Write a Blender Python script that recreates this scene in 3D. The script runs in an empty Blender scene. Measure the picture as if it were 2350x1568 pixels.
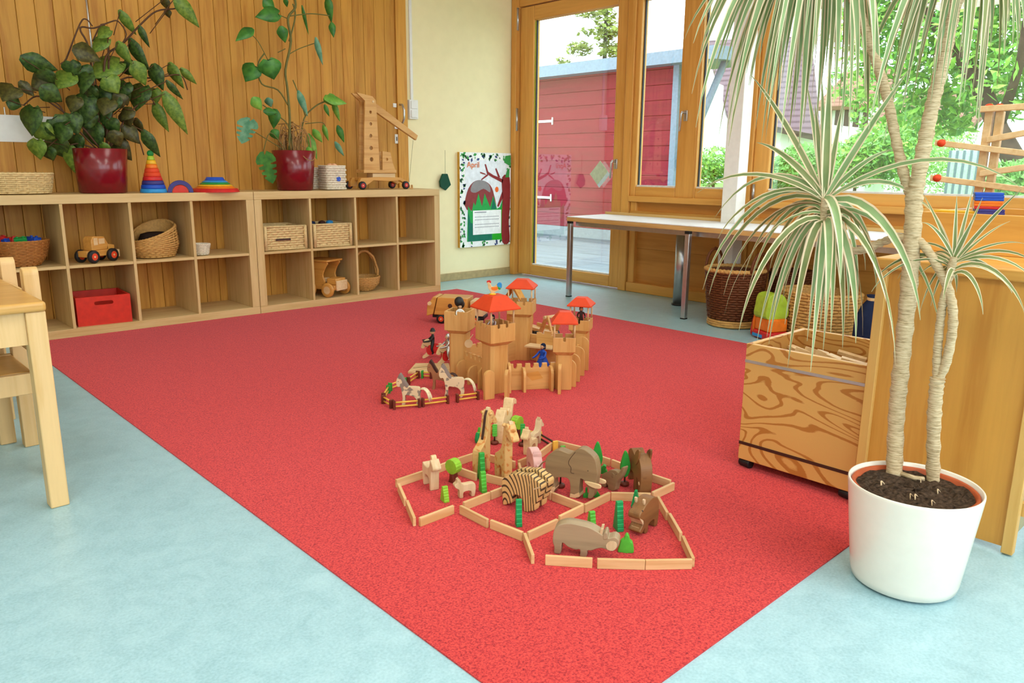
import bpy, bmesh, math, random
from mathutils import Vector, Matrix
R = math.radians
rnd = random.Random(7)
S = bpy.context.scene
COL = S.collection
# ------------------------------------------------------------------ camera, sky, sun, added fill lights, exposure
FPX, YAW, PITCH, ROLL = 1767.55, 0.7514, 0.2222, 0.0092
CAM = Vector((-3.6814, -4.7684, 0.9551))
FW = Vector((math.sin(YAW)*math.cos(PITCH), math.cos(YAW)*math.cos(PITCH), -math.sin(PITCH)))
_r = Vector((math.cos(YAW), -math.sin(YAW), 0)); _u = _r.cross(FW)
RT = math.cos(ROLL)*_r + math.sin(ROLL)*_u
UP = -math.sin(ROLL)*_r + math.cos(ROLL)*_u
cd = bpy.data.cameras.new('camera'); cam = bpy.data.objects.new('camera', cd); COL.objects.link(cam)
cd.sensor_width = 36.0; cd.lens = FPX/2350*36.0; cd.clip_start = 0.02; cd.clip_end = 300
mw = Matrix((RT, UP, -FW)).transposed().to_4x4(); mw.translation = CAM
cam.matrix_world = mw
S.camera = cam
S.view_settings.view_transform = 'Standard'; S.view_settings.look = 'None'
S.view_settings.gamma = 1.0; S.view_settings.use_curve_mapping = False
S.view_settings.exposure = 0.0
w = bpy.data.worlds.new('sky'); S.world = w; w.use_nodes = True
bg = w.node_tree.nodes['Background']; bg.inputs[0].default_value = (0.80, 0.92, 1.0, 1); bg.inputs[1].default_value = 5.2
def lamp(name, kind, energy, loc, rot, color=(1, 1, 1), sx=1, sy=1):
    l = bpy.data.lights.new(name, kind); l.energy = energy; l.color = color
    if kind == 'AREA': l.shape = 'RECTANGLE'; l.size = sx; l.size_y = sy
    o = bpy.data.objects.new(name, l); COL.objects.link(o); o.location = loc; o.rotation_euler = rot
    return o
sun = lamp('sun', 'SUN', 4.0, (0, 0, 20), (R(36), 0, R(173)), (1, 0.95, 0.85)); sun.data.angle = R(1.5)
for _x in (-4.2, -1.6):
    for _y, _e in ((-6.2, 34), (-4.0, 27), (-1.6, 11)):
        lamp('added_fill_light', 'AREA', _e, (_x, _y, 2.84), (0, 0, 0), (1, 0.95, 0.86), 0.6, 1.2)  # area lights added under the ceiling to brighten the room, no fixtures

def F(px, py, z=0.004):
    d = RT*(px-1175)/FPX - UP*(py-784)/FPX + FW
    return CAM + d*((z-CAM.z)/d.z)
def PX(px, py, x):
    d = RT*(px-1175)/FPX - UP*(py-784)/FPX + FW
    return CAM + d*((x-CAM.x)/d.x)
def PY(px, py, y):
    d = RT*(px-1175)/FPX - UP*(py-784)/FPX + FW
    return CAM + d*((y-CAM.y)/d.y)
# ------------------------------------------------------------------ mesh builder
def V(*a): return Vector(a)
class G:
    def __init__(s): s.v = []; s.f = []; s.mi = []; s.sm = []
    def add(s, vs, fs, mi=0, sm=False):
        o = len(s.v); s.v += [tuple(v) for v in vs]
        for f in fs: s.f.append([i+o for i in f]); s.mi.append(mi); s.sm.append(sm)
        return s
    def box(s, a, b, mi=0):
        x0, y0, z0 = a; x1, y1, z1 = b
        return s.add([(x0,y0,z0),(x1,y0,z0),(x1,y1,z0),(x0,y1,z0),(x0,y0,z1),(x1,y0,z1),(x1,y1,z1),(x0,y1,z1)],
              [(0,3,2,1),(4,5,6,7),(0,1,5,4),(1,2,6,5),(2,3,7,6),(3,0,4,7)], mi)
    def rbox(s, c, d, rot=None, mi=0):
        m = rot if rot is not None else Matrix.Identity(3)
        if isinstance(m, (int, float)): m = Matrix.Rotation(m, 3, 'Z')
        c = Vector(c); h = [k/2 for k in d]
        vs = [c + m @ Vector((x*h[0], y*h[1], z*h[2])) for z in (-1, 1) for x, y in ((-1,-1),(1,-1),(1,1),(-1,1))]
        return s.add(vs, [(0,3,2,1),(4,5,6,7),(0,1,5,4),(1,2,6,5),(2,3,7,6),(3,0,4,7)], mi)
    def tube(s, pts, r, n=8, mi=0, closed=False, sm=True, flat=1.0):
        pts = [Vector(p) for p in pts]; N = len(pts); vs = []; fs = []
        rs = r if isinstance(r, (list, tuple)) else [r]*N
        nrm = None
        for i, p in enumerate(pts):
            a = pts[i-1] if (i or closed) else p; b = pts[(i+1) % N] if (i < N-1 or closed) else p
            t = (b-a)
            t = t.normalized() if t.length > 1e-9 else Vector((0, 0, 1))
            if nrm is None: nrm = t.orthogonal().normalized()
            nrm = (nrm - t*nrm.dot(t)); nrm = nrm.normalized() if nrm.length > 1e-6 else t.orthogonal().normalized()
            bn = t.cross(nrm)
            for k in range(n):
                q = 2*math.pi*k/n
                vs.append(p + (nrm*math.cos(q) + bn*math.sin(q)*flat)*rs[i])
        for i in range(N if closed else N-1):
            j = (i+1) % N
            for k in range(n): fs.append((i*n+k, i*n+(k+1) % n, j*n+(k+1) % n, j*n+k))
        s.add(vs, fs, mi, sm)
        if not closed:
            o = len(s.v)-len(vs)
            s.f.append([o+k for k in range(n)][::-1]); s.mi.append(mi); s.sm.append(False)
            s.f.append([o+(N-1)*n+k for k in range(n)]); s.mi.append(mi); s.sm.append(False)
        return s
    def cyl(s, p0, p1, r0, r1=None, n=14, mi=0): return s.tube([p0, p1], [r0, r0 if r1 is None else r1], n, mi)
    def lathe(s, prof, n=28, c=(0, 0, 0), mi=0, sx=1, sy=1, capb=False, capt=False, sm=True):
        vs = []; fs = []
        for r, z in prof:
            for k in range(n):
                q = 2*math.pi*k/n; vs.append((c[0]+r*sx*math.cos(q), c[1]+r*sy*math.sin(q), c[2]+z))
        for i in range(len(prof)-1):
            for k in range(n): fs.append((i*n+k, i*n+(k+1) % n, (i+1)*n+(k+1) % n, (i+1)*n+k))
        s.add(vs, fs, mi, sm); o = len(s.v)-len(vs)
        if capb: s.f.append([o+k for k in range(n)][::-1]); s.mi.append(mi); s.sm.append(False)
        if capt: s.f.append([o+(len(prof)-1)*n+k for k in range(n)]); s.mi.append(mi); s.sm.append(False)
        return s
    def prism(s, poly, d0, d1, ax='y', mi=0, sm=False, mic=None):
        # poly = [(a,b)]; ax = axis of extrusion. y: a=x b=z ; x: a=y b=z ; z: a=x b=y
        def P(a, b, d): return (a, d, b) if ax == 'y' else ((d, a, b) if ax == 'x' else (a, b, d))
        n = len(poly)
        vs = [P(a, b, d0) for a, b in poly] + [P(a, b, d1) for a, b in poly]
        s.add(vs, [(i, (i+1) % n, n+(i+1) % n, n+i) for i in range(n)], mi, sm)
        o = len(s.v)-2*n; mc = mi if mic is None else mic
        s.f.append([o+i for i in range(n)][::-1]); s.mi.append(mc); s.sm.append(False)
        s.f.append([o+n+i for i in range(n)]); s.mi.append(mc); s.sm.append(False)
        return s
    def ball(s, c, r, n=12, m=8, mi=0):
        if not isinstance(r, (tuple, list)): r = (r, r, r)
        vs = []; fs = []
        for i in range(m+1):
            t = math.pi*i/m
            for k in range(n):
                q = 2*math.pi*k/n
                vs.append((c[0]+r[0]*math.sin(t)*math.cos(q), c[1]+r[1]*math.sin(t)*math.sin(q), c[2]-r[2]*math.cos(t)))
        for i in range(m):
            for k in range(n): fs.append((i*n+k, i*n+(k+1) % n, (i+1)*n+(k+1) % n, (i+1)*n+k))
        return s.add(vs, fs, mi, True)
    def xf(s, m):
        s.v = [tuple(m @ Vector(v)) for v in s.v]; return s
    def mesh(s, name, mats, bev=0, seg=2, ang=40):
        me = bpy.data.meshes.new(name); me.from_pydata(s.v, [], s.f)
        for mm in mats: me.materials.append(mm)
        me.polygons.foreach_set('material_index', s.mi); me.polygons.foreach_set('use_smooth', s.sm)
        bm = bmesh.new(); bm.from_mesh(me)
        bmesh.ops.remove_doubles(bm, verts=bm.verts, dist=1e-6)
        bmesh.ops.recalc_face_normals(bm, faces=bm.faces)
        if bev:
            es = [e for e in bm.edges if len(e.link_faces) == 2 and e.calc_face_angle(0) > R(ang)]
            r_ = bmesh.ops.bevel(bm, geom=es, offset=bev, segments=seg, affect='EDGES', profile=0.6, clamp_overlap=True)
            for f in r_['faces']: f.smooth = True
        bm.to_mesh(me); bm.free(); me.update()
        return me
    def done(s, name, mats, parent=None, loc=None, rz=0, bev=0, seg=2, ang=40):
        if not isinstance(mats, (list, tuple)): mats = [mats]
        o = bpy.data.objects.new(name, s.mesh(name, mats, bev, seg, ang)); COL.objects.link(o)
        if parent is not None: o.parent = parent
        if loc is not None: o.location = loc
        o.rotation_euler = (0, 0, rz)
        return o
def tag(o, label, cat, group=None):
    o['label'] = label; o['category'] = cat
    if group: o['group'] = group
    return o
def thing(name, label, cat, loc=(0, 0, 0), rz=0, group=None):
    o = bpy.data.objects.new(name, None); COL.objects.link(o); o.empty_display_size = 0.05
    o.location = loc; o.rotation_euler = (0, 0, rz)
    return tag(o, label, cat, group)
def struct(o): o['kind'] = 'structure'; return o
def stuff(o): o['kind'] = 'stuff'; return o
def hier(name, parent=None, loc=(0, 0, 0), rz=0):
    o = bpy.data.objects.new(name, None); COL.objects.link(o); o.location = loc; o.rotation_euler = (0, 0, rz); o.empty_display_size = 0.05
    if parent is not None: o.parent = parent
    return o
def dup(o, parent=None, loc=None, rz=None):
    c = o.copy(); COL.objects.link(c)
    if parent is not None: c.parent = parent
    if loc is not None: c.location = loc
    if rz is not None: c.rotation_euler = (0, 0, rz)
    for ch in o.children: dup(ch, c)
    return c
def crom(pts, k=3, closed=True):
    n = len(pts); out = []
    rng = range(n) if closed else range(n-1)
    for i in rng:
        P = [pts[(i+j) % n] if closed else pts[min(max(i+j, 0), n-1)] for j in (-1, 0, 1, 2)]
        for q in range(k):
            t = q/k
            out.append(tuple(0.5*((2*P[1][d]) + (-P[0][d]+P[2][d])*t + (2*P[0][d]-5*P[1][d]+4*P[2][d]-P[3][d])*t*t
                       + (-P[0][d]+3*P[1][d]-3*P[2][d]+P[3][d])*t**3) for d in range(len(pts[0]))))
    if not closed: out.append(tuple(pts[-1]))
    return out
def bez(a, b, c, d, n=8):
    a, b, c, d = map(Vector, (a, b, c, d)); out = []
    for i in range(n+1):
        t = i/n; out.append(a*(1-t)**3 + b*3*t*(1-t)**2 + c*3*t*t*(1-t) + d*t**3)
    return out
# ------------------------------------------------------------------ materials
def lin(h):
    h = h.lstrip('#'); o = []
    for i in (0, 2, 4):
        c = int(h[i:i+2], 16)/255; o.append(c/12.92 if c <= 0.04045 else ((c+0.055)/1.055)**2.4)
    return (*o, 1)
class NT:
    def __init__(s, name):
        s.m = bpy.data.materials.new(name); s.m.use_nodes = True; s.t = s.m.node_tree; s.b = s.t.nodes['Principled BSDF']
    def n(s, ty, **kw):
        x = s.t.nodes.new(ty)
        for k, v in kw.items():
            if hasattr(x, k): setattr(x, k, v)
            else: x.inputs[k].default_value = v
        return x
    def l(s, a, b): s.t.links.new(a, b)
    def ramp(s, src, stops):
        r = s.n('ShaderNodeValToRGB'); e = r.color_ramp.elements
        while len(e) < len(stops): e.new(0.5)
        for i, (p, c) in enumerate(stops): e[i].position = p; e[i].color = lin(c) if isinstance(c, str) else c
        s.l(src, r.inputs[0]); return r.outputs[0]
    def coord(s, scale=(1, 1, 1), rand=True):
        tc = s.n('ShaderNodeTexCoord'); mp = s.n('ShaderNodeMapping'); mp.inputs['Scale'].default_value = scale
        s.l(tc.outputs['Object'], mp.inputs[0])
        if rand:
            oi = s.n('ShaderNodeObjectInfo'); mu = s.n('ShaderNodeMath', operation='MULTIPLY'); mu.inputs[1].default_value = 37.0
            s.l(oi.outputs['Random'], mu.inputs[0]); cb = s.n('ShaderNodeCombineXYZ')
            for i in range(3): s.l(mu.outputs[0], cb.inputs[i])
            s.l(cb.outputs[0], mp.inputs['Location'])
        return mp.outputs[0]
    def noise(s, vec, scale=5, detail=4, rough=0.5, dist=0):
        x = s.n('ShaderNodeTexNoise'); x.inputs['Scale'].default_value = scale; x.inputs['Detail'].default_value = detail
        x.inputs['Roughness'].default_value = rough; x.inputs['Distortion'].default_value = dist
        s.l(vec, x.inputs['Vector']); return x.outputs[0]
    def bump(s, h, st=0.2, d=0.002):
        b = s.n('ShaderNodeBump'); b.inputs['Strength'].default_value = st; b.inputs['Distance'].default_value = d
        s.l(h, b.inputs['Height']); s.l(b.outputs[0], s.b.inputs['Normal'])
    def set(s, rough=0.5, spec=0.5, metal=0):
        s.b.inputs['Roughness'].default_value = rough; s.b.inputs['Specular IOR Level'].default_value = spec; s.b.inputs['Metallic'].default_value = metal
        return s.m
def hexmul(h, k):
    h = h.lstrip('#'); return '#' + ''.join('%02x' % max(0, min(255, int(int(h[i:i+2], 16)*k))) for i in (0, 2, 4))
def plain(name, c, rough=0.5, spec=0.4, var=0.07, scale=30, metal=0, bump=0):
    t = NT(name); nz = t.noise(t.coord(), scale, 3)
    t.l(t.ramp(nz, [(0.25, hexmul(c, 1-var)), (0.75, hexmul(c, 1+var))]), t.b.inputs['Base Color'])
    if bump: t.bump(nz, bump, 0.002)
    return t.set(rough, spec, metal)
def wood(name, c1, c2, ax='x', fine=60, coarse=3, rough=0.45, spec=0.35, jit=0.0):
    t = NT(name)
    sc = {'x': (0.07, 1, 1), 'y': (1, 0.07, 1), 'z': (1, 1, 0.07)}[ax]
    co = t.coord(sc); n1 = t.noise(co, fine, 4, 0.6, 0.3); n2 = t.noise(co, coarse*4, 2, 0.5, 1.2)
    mx = t.n('ShaderNodeMath', operation='ADD'); t.l(n1, mx.inputs[0]); t.l(n2, mx.inputs[1])
    hf = t.n('ShaderNodeMath', operation='MULTIPLY'); hf.inputs[1].default_value = 0.5; t.l(mx.outputs[0], hf.inputs[0])
    c = t.ramp(hf.outputs[0], [(0.36, c2), (0.52, c1), (0.7, hexmul(c1, 1.05))])
    if jit:
        oi = t.n('ShaderNodeObjectInfo'); mr = t.n('ShaderNodeMapRange'); mr.inputs[3].default_value = 1-jit; mr.inputs[4].default_value = 1+jit*0.6
        t.l(oi.outputs['Random'], mr.inputs[0]); hs = t.n('ShaderNodeHueSaturation'); t.l(mr.outputs[0], hs.inputs['Value']); t.l(c, hs.inputs['Color']); c = hs.outputs[0]
    t.l(c, t.b.inputs['Base Color']); t.bump(n1, 0.08, 0.001)
    return t.set(rough, spec)
def ply(name, c1, c2, ax='y', rep=15, scale=(1.2, 0.8, 2.6), nsc=2.6):
    t = NT(name); co = t.coord(scale, False); n = t.noise(co, nsc, 1.5, 0.4, 0.6)
    mu = t.n('ShaderNodeMath', operation='MULTIPLY'); mu.inputs[1].default_value = rep*6.283; t.l(n, mu.inputs[0])
    si = t.n('ShaderNodeMath', operation='SINE'); t.l(mu.outputs[0], si.inputs[0])
    fi = t.noise(co, 90, 3); ad = t.n('ShaderNodeMath', operation='MULTIPLY_ADD'); ad.inputs[1].default_value = 0.35; t.l(fi, ad.inputs[0]); t.l(si.outputs[0], ad.inputs[2])
    t.l(t.ramp(ad.outputs[0], [(0.0, c1), (0.78, c1), (1.0, c2)]), t.b.inputs['Base Color'])
    return t.set(0.42, 0.4)
def blotch(name, c1, c2, scale=28, thr=0.6, rough=0.5, wid=0.03):
    t = NT(name); n = t.noise(t.coord(), scale, 1.0)
    t.l(t.ramp(n, [(thr-wid, c1), (thr+wid, c2)]), t.b.inputs['Base Color']); return t.set(rough, 0.35)
MT = {}
MT['carpet'] = (lambda t: (t.l(t.ramp(t.noise(t.coord((1, 1, 1), False), 190, 4, 0.8), [(0.30, '#5c161c'), (0.41, '#a82b2f'), (0.52, '#d2423f'), (0.72, '#e25a4a')]), t.b.inputs['Base Color']),
                t.bump(t.noise(t.coord((1, 1, 1), False), 500, 3), 0.5, 0.003), t.b.inputs['Sheen Weight'].__setattr__('default_value', 0.35), t.b.inputs['Sheen Tint'].__setattr__('default_value', lin('#ff9fb0')), t.set(0.95, 0.1))[-1])(NT('carpet'))
def lino():
    t = NT('linoleum'); co = t.coord((1, 1, 1), False); a = t.noise(co, 14, 5, 0.7, 0.8); b = t.noise(co, 160, 3)
    ad = t.n('ShaderNodeMath', operation='ADD'); t.l(a, ad.inputs[0]); t.l(b, ad.inputs[1]); hf = t.n('ShaderNodeMath', operation='MULTIPLY'); hf.inputs[1].default_value = 0.5; t.l(ad.outputs[0], hf.inputs[0])
    t.l(t.ramp(hf.outputs[0], [(0.35, '#95bdc9'), (0.5, '#a3cad6'), (0.66, '#b1d6e1')]), t.b.inputs['Base Color'])
    return t.set(0.3, 0.5)
MT['lino'] = lino()
MT['yellow'] = plain('yellow_plaster', '#f6eabd', 0.9, 0.1, 0.012, 12, 0, 0.04)
MT['white_wall'] = plain('white_plaster', '#efe9dc', 0.9, 0.1, 0.02, 12)
MT['plank'] = wood('pine_panel', '#d29842', '#bb7c32', 'z', 46, 2.5, 0.5, 0.3, 0.09)
MT['base'] = plain('baseboard_paint', '#b09a6c', 0.6)
MT['win'] = wood('window_timber', '#e3a653', '#d69644', 'z', 40, 2, 0.4, 0.4)
MT['winh'] = wood('window_timber_horizontal', '#e3a653', '#d69644', 'y', 40, 2, 0.4, 0.4)
MT['winp'] = wood('window_panel_timber', '#cf8d3e', '#bf7c30', 'y', 40, 2, 0.45, 0.4)
MT['dkseal'] = plain('dark_rubber_seal', '#3a3a40', 0.6)
MT['bead'] = plain('white_bead', '#e8ecec', 0.5)
MT['birch'] = wood('birch_laminate', '#d6b983', '#c7a66c', 'x', 50, 2, 0.45, 0.35)
MT['birchv'] = wood('birch_laminate_upright', '#d6b983', '#c7a66c', 'z', 50, 2, 0.45, 0.35)
MT['beech'] = wood('beech_upright', '#d49a45', '#c48637', 'z', 44, 1.5, 0.4, 0.4)
MT['beechh'] = wood('beech_flat', '#d8a14e', '#c98d3e', 'y', 44, 1.5, 0.4, 0.4)
MT['beechl'] = wood('beech_edge', '#dcae62', '#cf9b4c', 'z', 44, 1.5, 0.4, 0.4)
MT['chair'] = wood('chair_beech', '#e2bd86', '#d4aa6c', 'z', 40, 1.5, 0.45, 0.35)
MT['ttop'] = wood('table_beech', '#d2a158', '#c18b41', 'x', 40, 1.5, 0.3, 0.5)
MT['toy'] = wood('toy_beech', '#d9a764', '#cb9450', 'z', 70, 3, 0.42, 0.4)
MT['toyl'] = wood('toy_maple', '#e4c596', '#d8b27e', 'x', 70, 3, 0.45, 0.35)
MT['toyh'] = wood('toy_beech_lengthwise', '#d9a764', '#c8904c', 'x', 70, 3, 0.42, 0.4)
MT['toyo'] = wood('toy_varnished', '#d59a4a', '#c4863a', 'x', 60, 3, 0.35, 0.5)
MT['block'] = wood('building_block', '#e0b987', '#cf9f68', 'x', 55, 3, 0.5, 0.3, 0.08)
MT['ply'] = ply('pine_plywood', '#dcab62', '#b97a36')
MT['red'] = plain('red_toy_paint', '#e04a26', 0.55, 0.25, 0.03)
MT['redbox'] = plain('red_stained_wood', '#d2301d', 0.45, 0.4, 0.06)
MT['black'] = plain('black_rubber', '#1c1c1e', 0.5)
MT['chrome'] = plain('brushed_chrome', '#c4c4c6', 0.28, 0.5, 0.03, 40, 0.9)
MT['white'] = plain('white_laminate', '#f4f6f8', 0.45, 0.25, 0.01)
MT['wplas'] = plain('white_plastic', '#eeeeea', 0.4, 0.4, 0.015)
MT['colw'] = plain('white_column_paint', '#f0eee8', 0.7, 0.2, 0.02)
MT['edge'] = wood('table_edge_timber', '#d9b271', '#c99c58', 'y', 50)
MT['potr'] = plain('dark_red_glaze', '#7d0f1d', 0.22, 0.6, 0.06)
MT['potw'] = plain('white_ceramic', '#f1ece0', 0.2, 0.5, 0.01)
MT['terra'] = plain('terracotta_liner', '#b5562f', 0.6)
MT['soil'] = plain('potting_soil', '#3d3026', 0.95, 0.1, 0.5, 120, 0, 0.8)
MT['bark'] = (lambda t: (t.l(t.ramp(t.noise(t.coord((8, 8, 55), False), 6, 4, 0.6), [(0.3, '#9c8763'), (0.5, '#cbb48f'), (0.7, '#dccaa8')]), t.b.inputs['Base Color']), t.bump(t.noise(t.coord((3, 3, 60), False), 6, 2), 0.6, 0.004), t.set(0.85, 0.2))[-1])(NT('dracaena_bark'))
MT['wick'] = plain('willow_honey', '#c99a58', 0.6, 0.3, 0.08, 60)
MT['wickl'] = plain('willow_pale', '#dcc08a', 0.6, 0.3, 0.08, 60)
MT['wickw'] = plain('willow_whitewashed', '#e4d9c4', 0.65, 0.3, 0.08, 60)
MT['wickd'] = plain('willow_brown', '#6a3a1c', 0.55, 0.3, 0.08, 60)
MT['wickm'] = plain('willow_tan', '#b0743a', 0.55, 0.3, 0.08, 60)
MT['dark'] = plain('dark_cloth', '#2e221d', 0.9, 0.1)
MT['navy'] = plain('navy_cloth', '#25304d', 0.9, 0.1)
MT['blue'] = plain('blue_plastic', '#1c50c0', 0.4)
MT['ltblue'] = plain('light_blue_paint', '#2f93d8', 0.4)
MT['indigo'] = plain('indigo_paint', '#39347f', 0.45)
MT['green'] = plain('green_plastic', '#1f9345', 0.4)
MT['lime'] = plain('lime_plastic', '#a9c83a', 0.4)
MT['orange'] = plain('orange_plastic', '#ee7a1c', 0.4)
MT['yel'] = plain('yellow_plastic', '#f2b928', 0.4)
MT['redp'] = plain('red_plastic', '#cf2a2a', 0.4)
MT['pink'] = plain('pig_pink', '#eab9b4', 0.5)
MT['leafg'] = plain('toy_leaf_green', '#2f9f3d', 0.5, 0.4, 0.06, 60)
MT['leafl'] = plain('toy_leaf_lime', '#8cbf32', 0.5, 0.4, 0.06, 60)
MT['leafe'] = plain('toy_leaf_emerald', '#159a56', 0.5, 0.4, 0.06, 60)
MT['leafm'] = plain('toy_leaf_fresh', '#55b83c', 0.5, 0.4, 0.06, 60)
MT['brown'] = plain('brown_toy_paint', '#6b2c1c', 0.5, 0.4)
MT['dkbrown'] = plain('dark_brown_paint', '#40231a', 0.5)
MT['fyel'] = plain('fence_yellow', '#efc14f', 0.45)
MT['eleph'] = wood('elephant_grey', '#9c815e', '#8a7152', 'x', 50, 3, 0.5, 0.35)
MT['hippo'] = wood('hippo_grey', '#a69072', '#8f7b60', 'x', 50, 3, 0.45, 0.4)
MT['hippob'] = wood('hippo_brown', '#8a5f37', '#70492a', 'x', 50, 3, 0.45, 0.4)
MT['pale'] = wood('pale_toy_wood', '#dcc09a', '#c9a87f', 'z', 60, 3, 0.55, 0.3)
MT['horse'] = blotch('dapple_horse', '#e2c9a2', '#8f8172', 42, 0.60)
MT['giraffe'] = blotch('giraffe_spots', '#d9ae6f', '#d08545', 62, 0.60, 0.5, 0.05)
MT['cbrown'] = plain('horse_brown', '#a5704c', 0.5)
MT['mane'] = plain('tow_hair', '#ead9b4', 0.9, 0.1, 0.12, 90)
MT['greymane'] = plain('grey_mane', '#8c8078', 0.6)
def zebra():
    t = NT('zebra_stripes'); w_ = t.n('ShaderNodeTexWave'); w_.wave_type = 'RINGS'; w_.rings_direction = 'Y'; w_.inputs['Scale'].default_value = 34; w_.inputs['Distortion'].default_value = 3.0
    w_.inputs['Detail'].default_value = 1; w_.inputs['Detail Scale'].default_value = 0.5; t.l(t.coord((1, 0.05, 0.45), False), w_.inputs['Vector'])
    t.l(t.ramp(w_.outputs['Fac'], [(0.16, '#4a3a2b'), (0.3, '#d8af72')]), t.b.inputs['Base Color']); return t.set(0.5, 0.35)
MT['zebra'] = zebra()
def glass():
    t = NT('window_glass'); nt = t.t; nt.nodes.remove(t.b)
    tr = nt.nodes.new('ShaderNodeBsdfTransparent'); tr.inputs[0].default_value = (0.93, 0.97, 0.96, 1)
    gl = nt.nodes.new('ShaderNodeBsdfGlossy'); gl.inputs['Roughness'].default_value = 0.0
    lw = nt.nodes.new('ShaderNodeLayerWeight'); lw.inputs[0].default_value = 0.5
    pw = nt.nodes.new('ShaderNodeMath'); pw.operation = 'POWER'; pw.inputs[1].default_value = 5.0; nt.links.new(lw.outputs['Facing'], pw.inputs[0])
    fr = nt.nodes.new('ShaderNodeMath'); fr.operation = 'MULTIPLY_ADD'; fr.inputs[1].default_value = 0.87; fr.inputs[2].default_value = 0.125; nt.links.new(pw.outputs[0], fr.inputs[0])
    mx = nt.nodes.new('ShaderNodeMixShader'); nt.links.new(fr.outputs[0], mx.inputs[0]); nt.links.new(tr.outputs[0], mx.inputs[1]); nt.links.new(gl.outputs[0], mx.inputs[2])
    nt.links.new(mx.outputs[0], nt.nodes['Material Output'].inputs[0]); return t.m
MT['glass'] = glass()
def leafmat(name, c1, c2, scale=30, rough=0.4, edge=None):
    t = NT(name); n = t.noise(t.coord(), scale, 3)
    t.l(t.ramp(n, [(0.35, c1), (0.65, c2)]), t.b.inputs['Base Color']); t.b.inputs['Transmission Weight'].default_value = 0
    return t.set(rough, 0.4)
MT['beg'] = leafmat('begonia_leaf', '#27401a', '#4d6a2c', 60)
MT['begr'] = leafmat('begonia_leaf_bronze', '#3c3a1c', '#5c5a2a', 60)
MT['begl'] = leafmat('begonia_leaf_light', '#55762a', '#7f9a3c', 60)
MT['mon'] = leafmat('monstera_leaf', '#2f6a2a', '#4f8f38', 25)
MT['monl'] = leafmat('monstera_leaf_light', '#5a9a34', '#86b94a', 25)
MT['monb'] = leafmat('monstera_leaf_blue_green', '#4c8a6a', '#77a888', 25)
MT['stem'] = plain('green_brown_stem', '#6d6a34', 0.6)
MT['stemb'] = plain('brown_stem', '#5a3a24', 0.6)
MT['root'] = plain('aerial_root', '#a57b4c', 0.8)
MT['drg'] = leafmat('dracaena_green', '#7b9a60', '#93ae79', 12)
MT['drp'] = leafmat('dracaena_pale_margin', '#efe3c0', '#f2d9b8', 12)
MT['drd'] = leafmat('dracaena_dark', '#6c7f4a', '#8b955e', 12)
# ------------------------------------------------------------------ the room
ZC = 2.9
struct(G().box((-6.2, -7.6, -0.1), (1.30, 0.55, 0)).done('floor', MT['lino']))
struct(G().box((-6.2, -7.6, ZC), (1.45, 0.55, ZC+0.12)).done('ceiling', MT['white_wall']))
wb = struct(G().box((-6.2, 0.41, 0), (1.30, 0.55, ZC)).done('wall_back', MT['yellow']))
def plank_me(wd, h): return G().box((0, -0.018, 0), (wd-0.0015, 0, h)).mesh('plank', [MT['plank']], 0.0025, 1)
_pm = plank_me(0.092, 2.62)
x = -3.98
while x < -1.02:
    o = bpy.data.objects.new('plank', _pm); COL.objects.link(o); o.parent = wb; o.location = (x, 0.409, 0.0); x += 0.092
d2 = struct(hier('door_2', None, (-1.03, 0.409, 0)))
for i in range(10):
    o = bpy.data.objects.new('plank', _pm); COL.objects.link(o); o.parent = d2; o.location = (0.004+i*0.092, 0, 0)
G().box((0.926, -0.03, 0), (1.02, 0, 2.62)).done('door_jamb', MT['plank'], d2, bev=0.004)
hz = PY(921, 300, 0.37); hx = hz.x+1.03
G().tube([(hx, -0.018, 1.28), (hx, -0.06, 1.285), (hx+0.004, -0.075, 1.32), (hx+0.004, -0.075, 1.38), (hx, -0.06, 1.42), (hx, -0.018, 1.425)], 0.008, 10).done('door_handle', MT['chrome'], d2)
G().box((hx-0.05, -0.024, 1.24), (hx-0.02, -0.0181, 1.29)).box((hx-0.05, -0.024, 1.13), (hx-0.02, -0.0181, 1.2)).box((hx-0.06, -0.026, 1.40), (hx-0.03, -0.0181, 1.43)).done('lock_plate', MT['wplas'], d2, bev=0.002)
G().box((hx-0.038, -0.0265, 1.15), (hx-0.031, -0.0235, 1.18)).done('keyhole', MT['black'], d2)
struct(G().box((0.0, 0.395, 0), (1.155, 0.41, 0.065)).done('baseboard_back', MT['base'], bev=0.003))
# left and rear walls stand outside the picture; the rear one has three wide window openings
struct(G().box((-6.35, -7.6, 0), (-6.2, 0.55, ZC)).done('wall_left', MT['white_wall']))
rw = G().box((-6.2, -7.75, 0), (1.3, -7.6, 0.8)).box((-6.2, -7.75, 2.4), (1.3, -7.6, ZC))
for a, b in ((-6.2, -5.8), (-3.9, -3.6), (-1.7, -1.4), (0.6, 1.3)): rw.box((a, -7.75, 0.8), (b, -7.6, 2.4))
struct(rw.done('wall_front', MT['white_wall']))
# ---- glazed timber wall on the right (plane X = 1.16)
XW = 1.16
wr = struct(G().box((XW-0.0, -7.6, 2.46), (1.30, 0.41, ZC)).box((XW, -7.6, 0), (1.30, -4.75, 2.46)).done('wall_right', MT['winh']))
def wpart(n, y0, y1, z0, z1, m, par, x0=XW, x1=1.25, bev=0.006): return G().box((x0, min(y0, y1), z0), (x1, max(y0, y1), z1)).done(n, MT[m], par, bev=bev)
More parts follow.
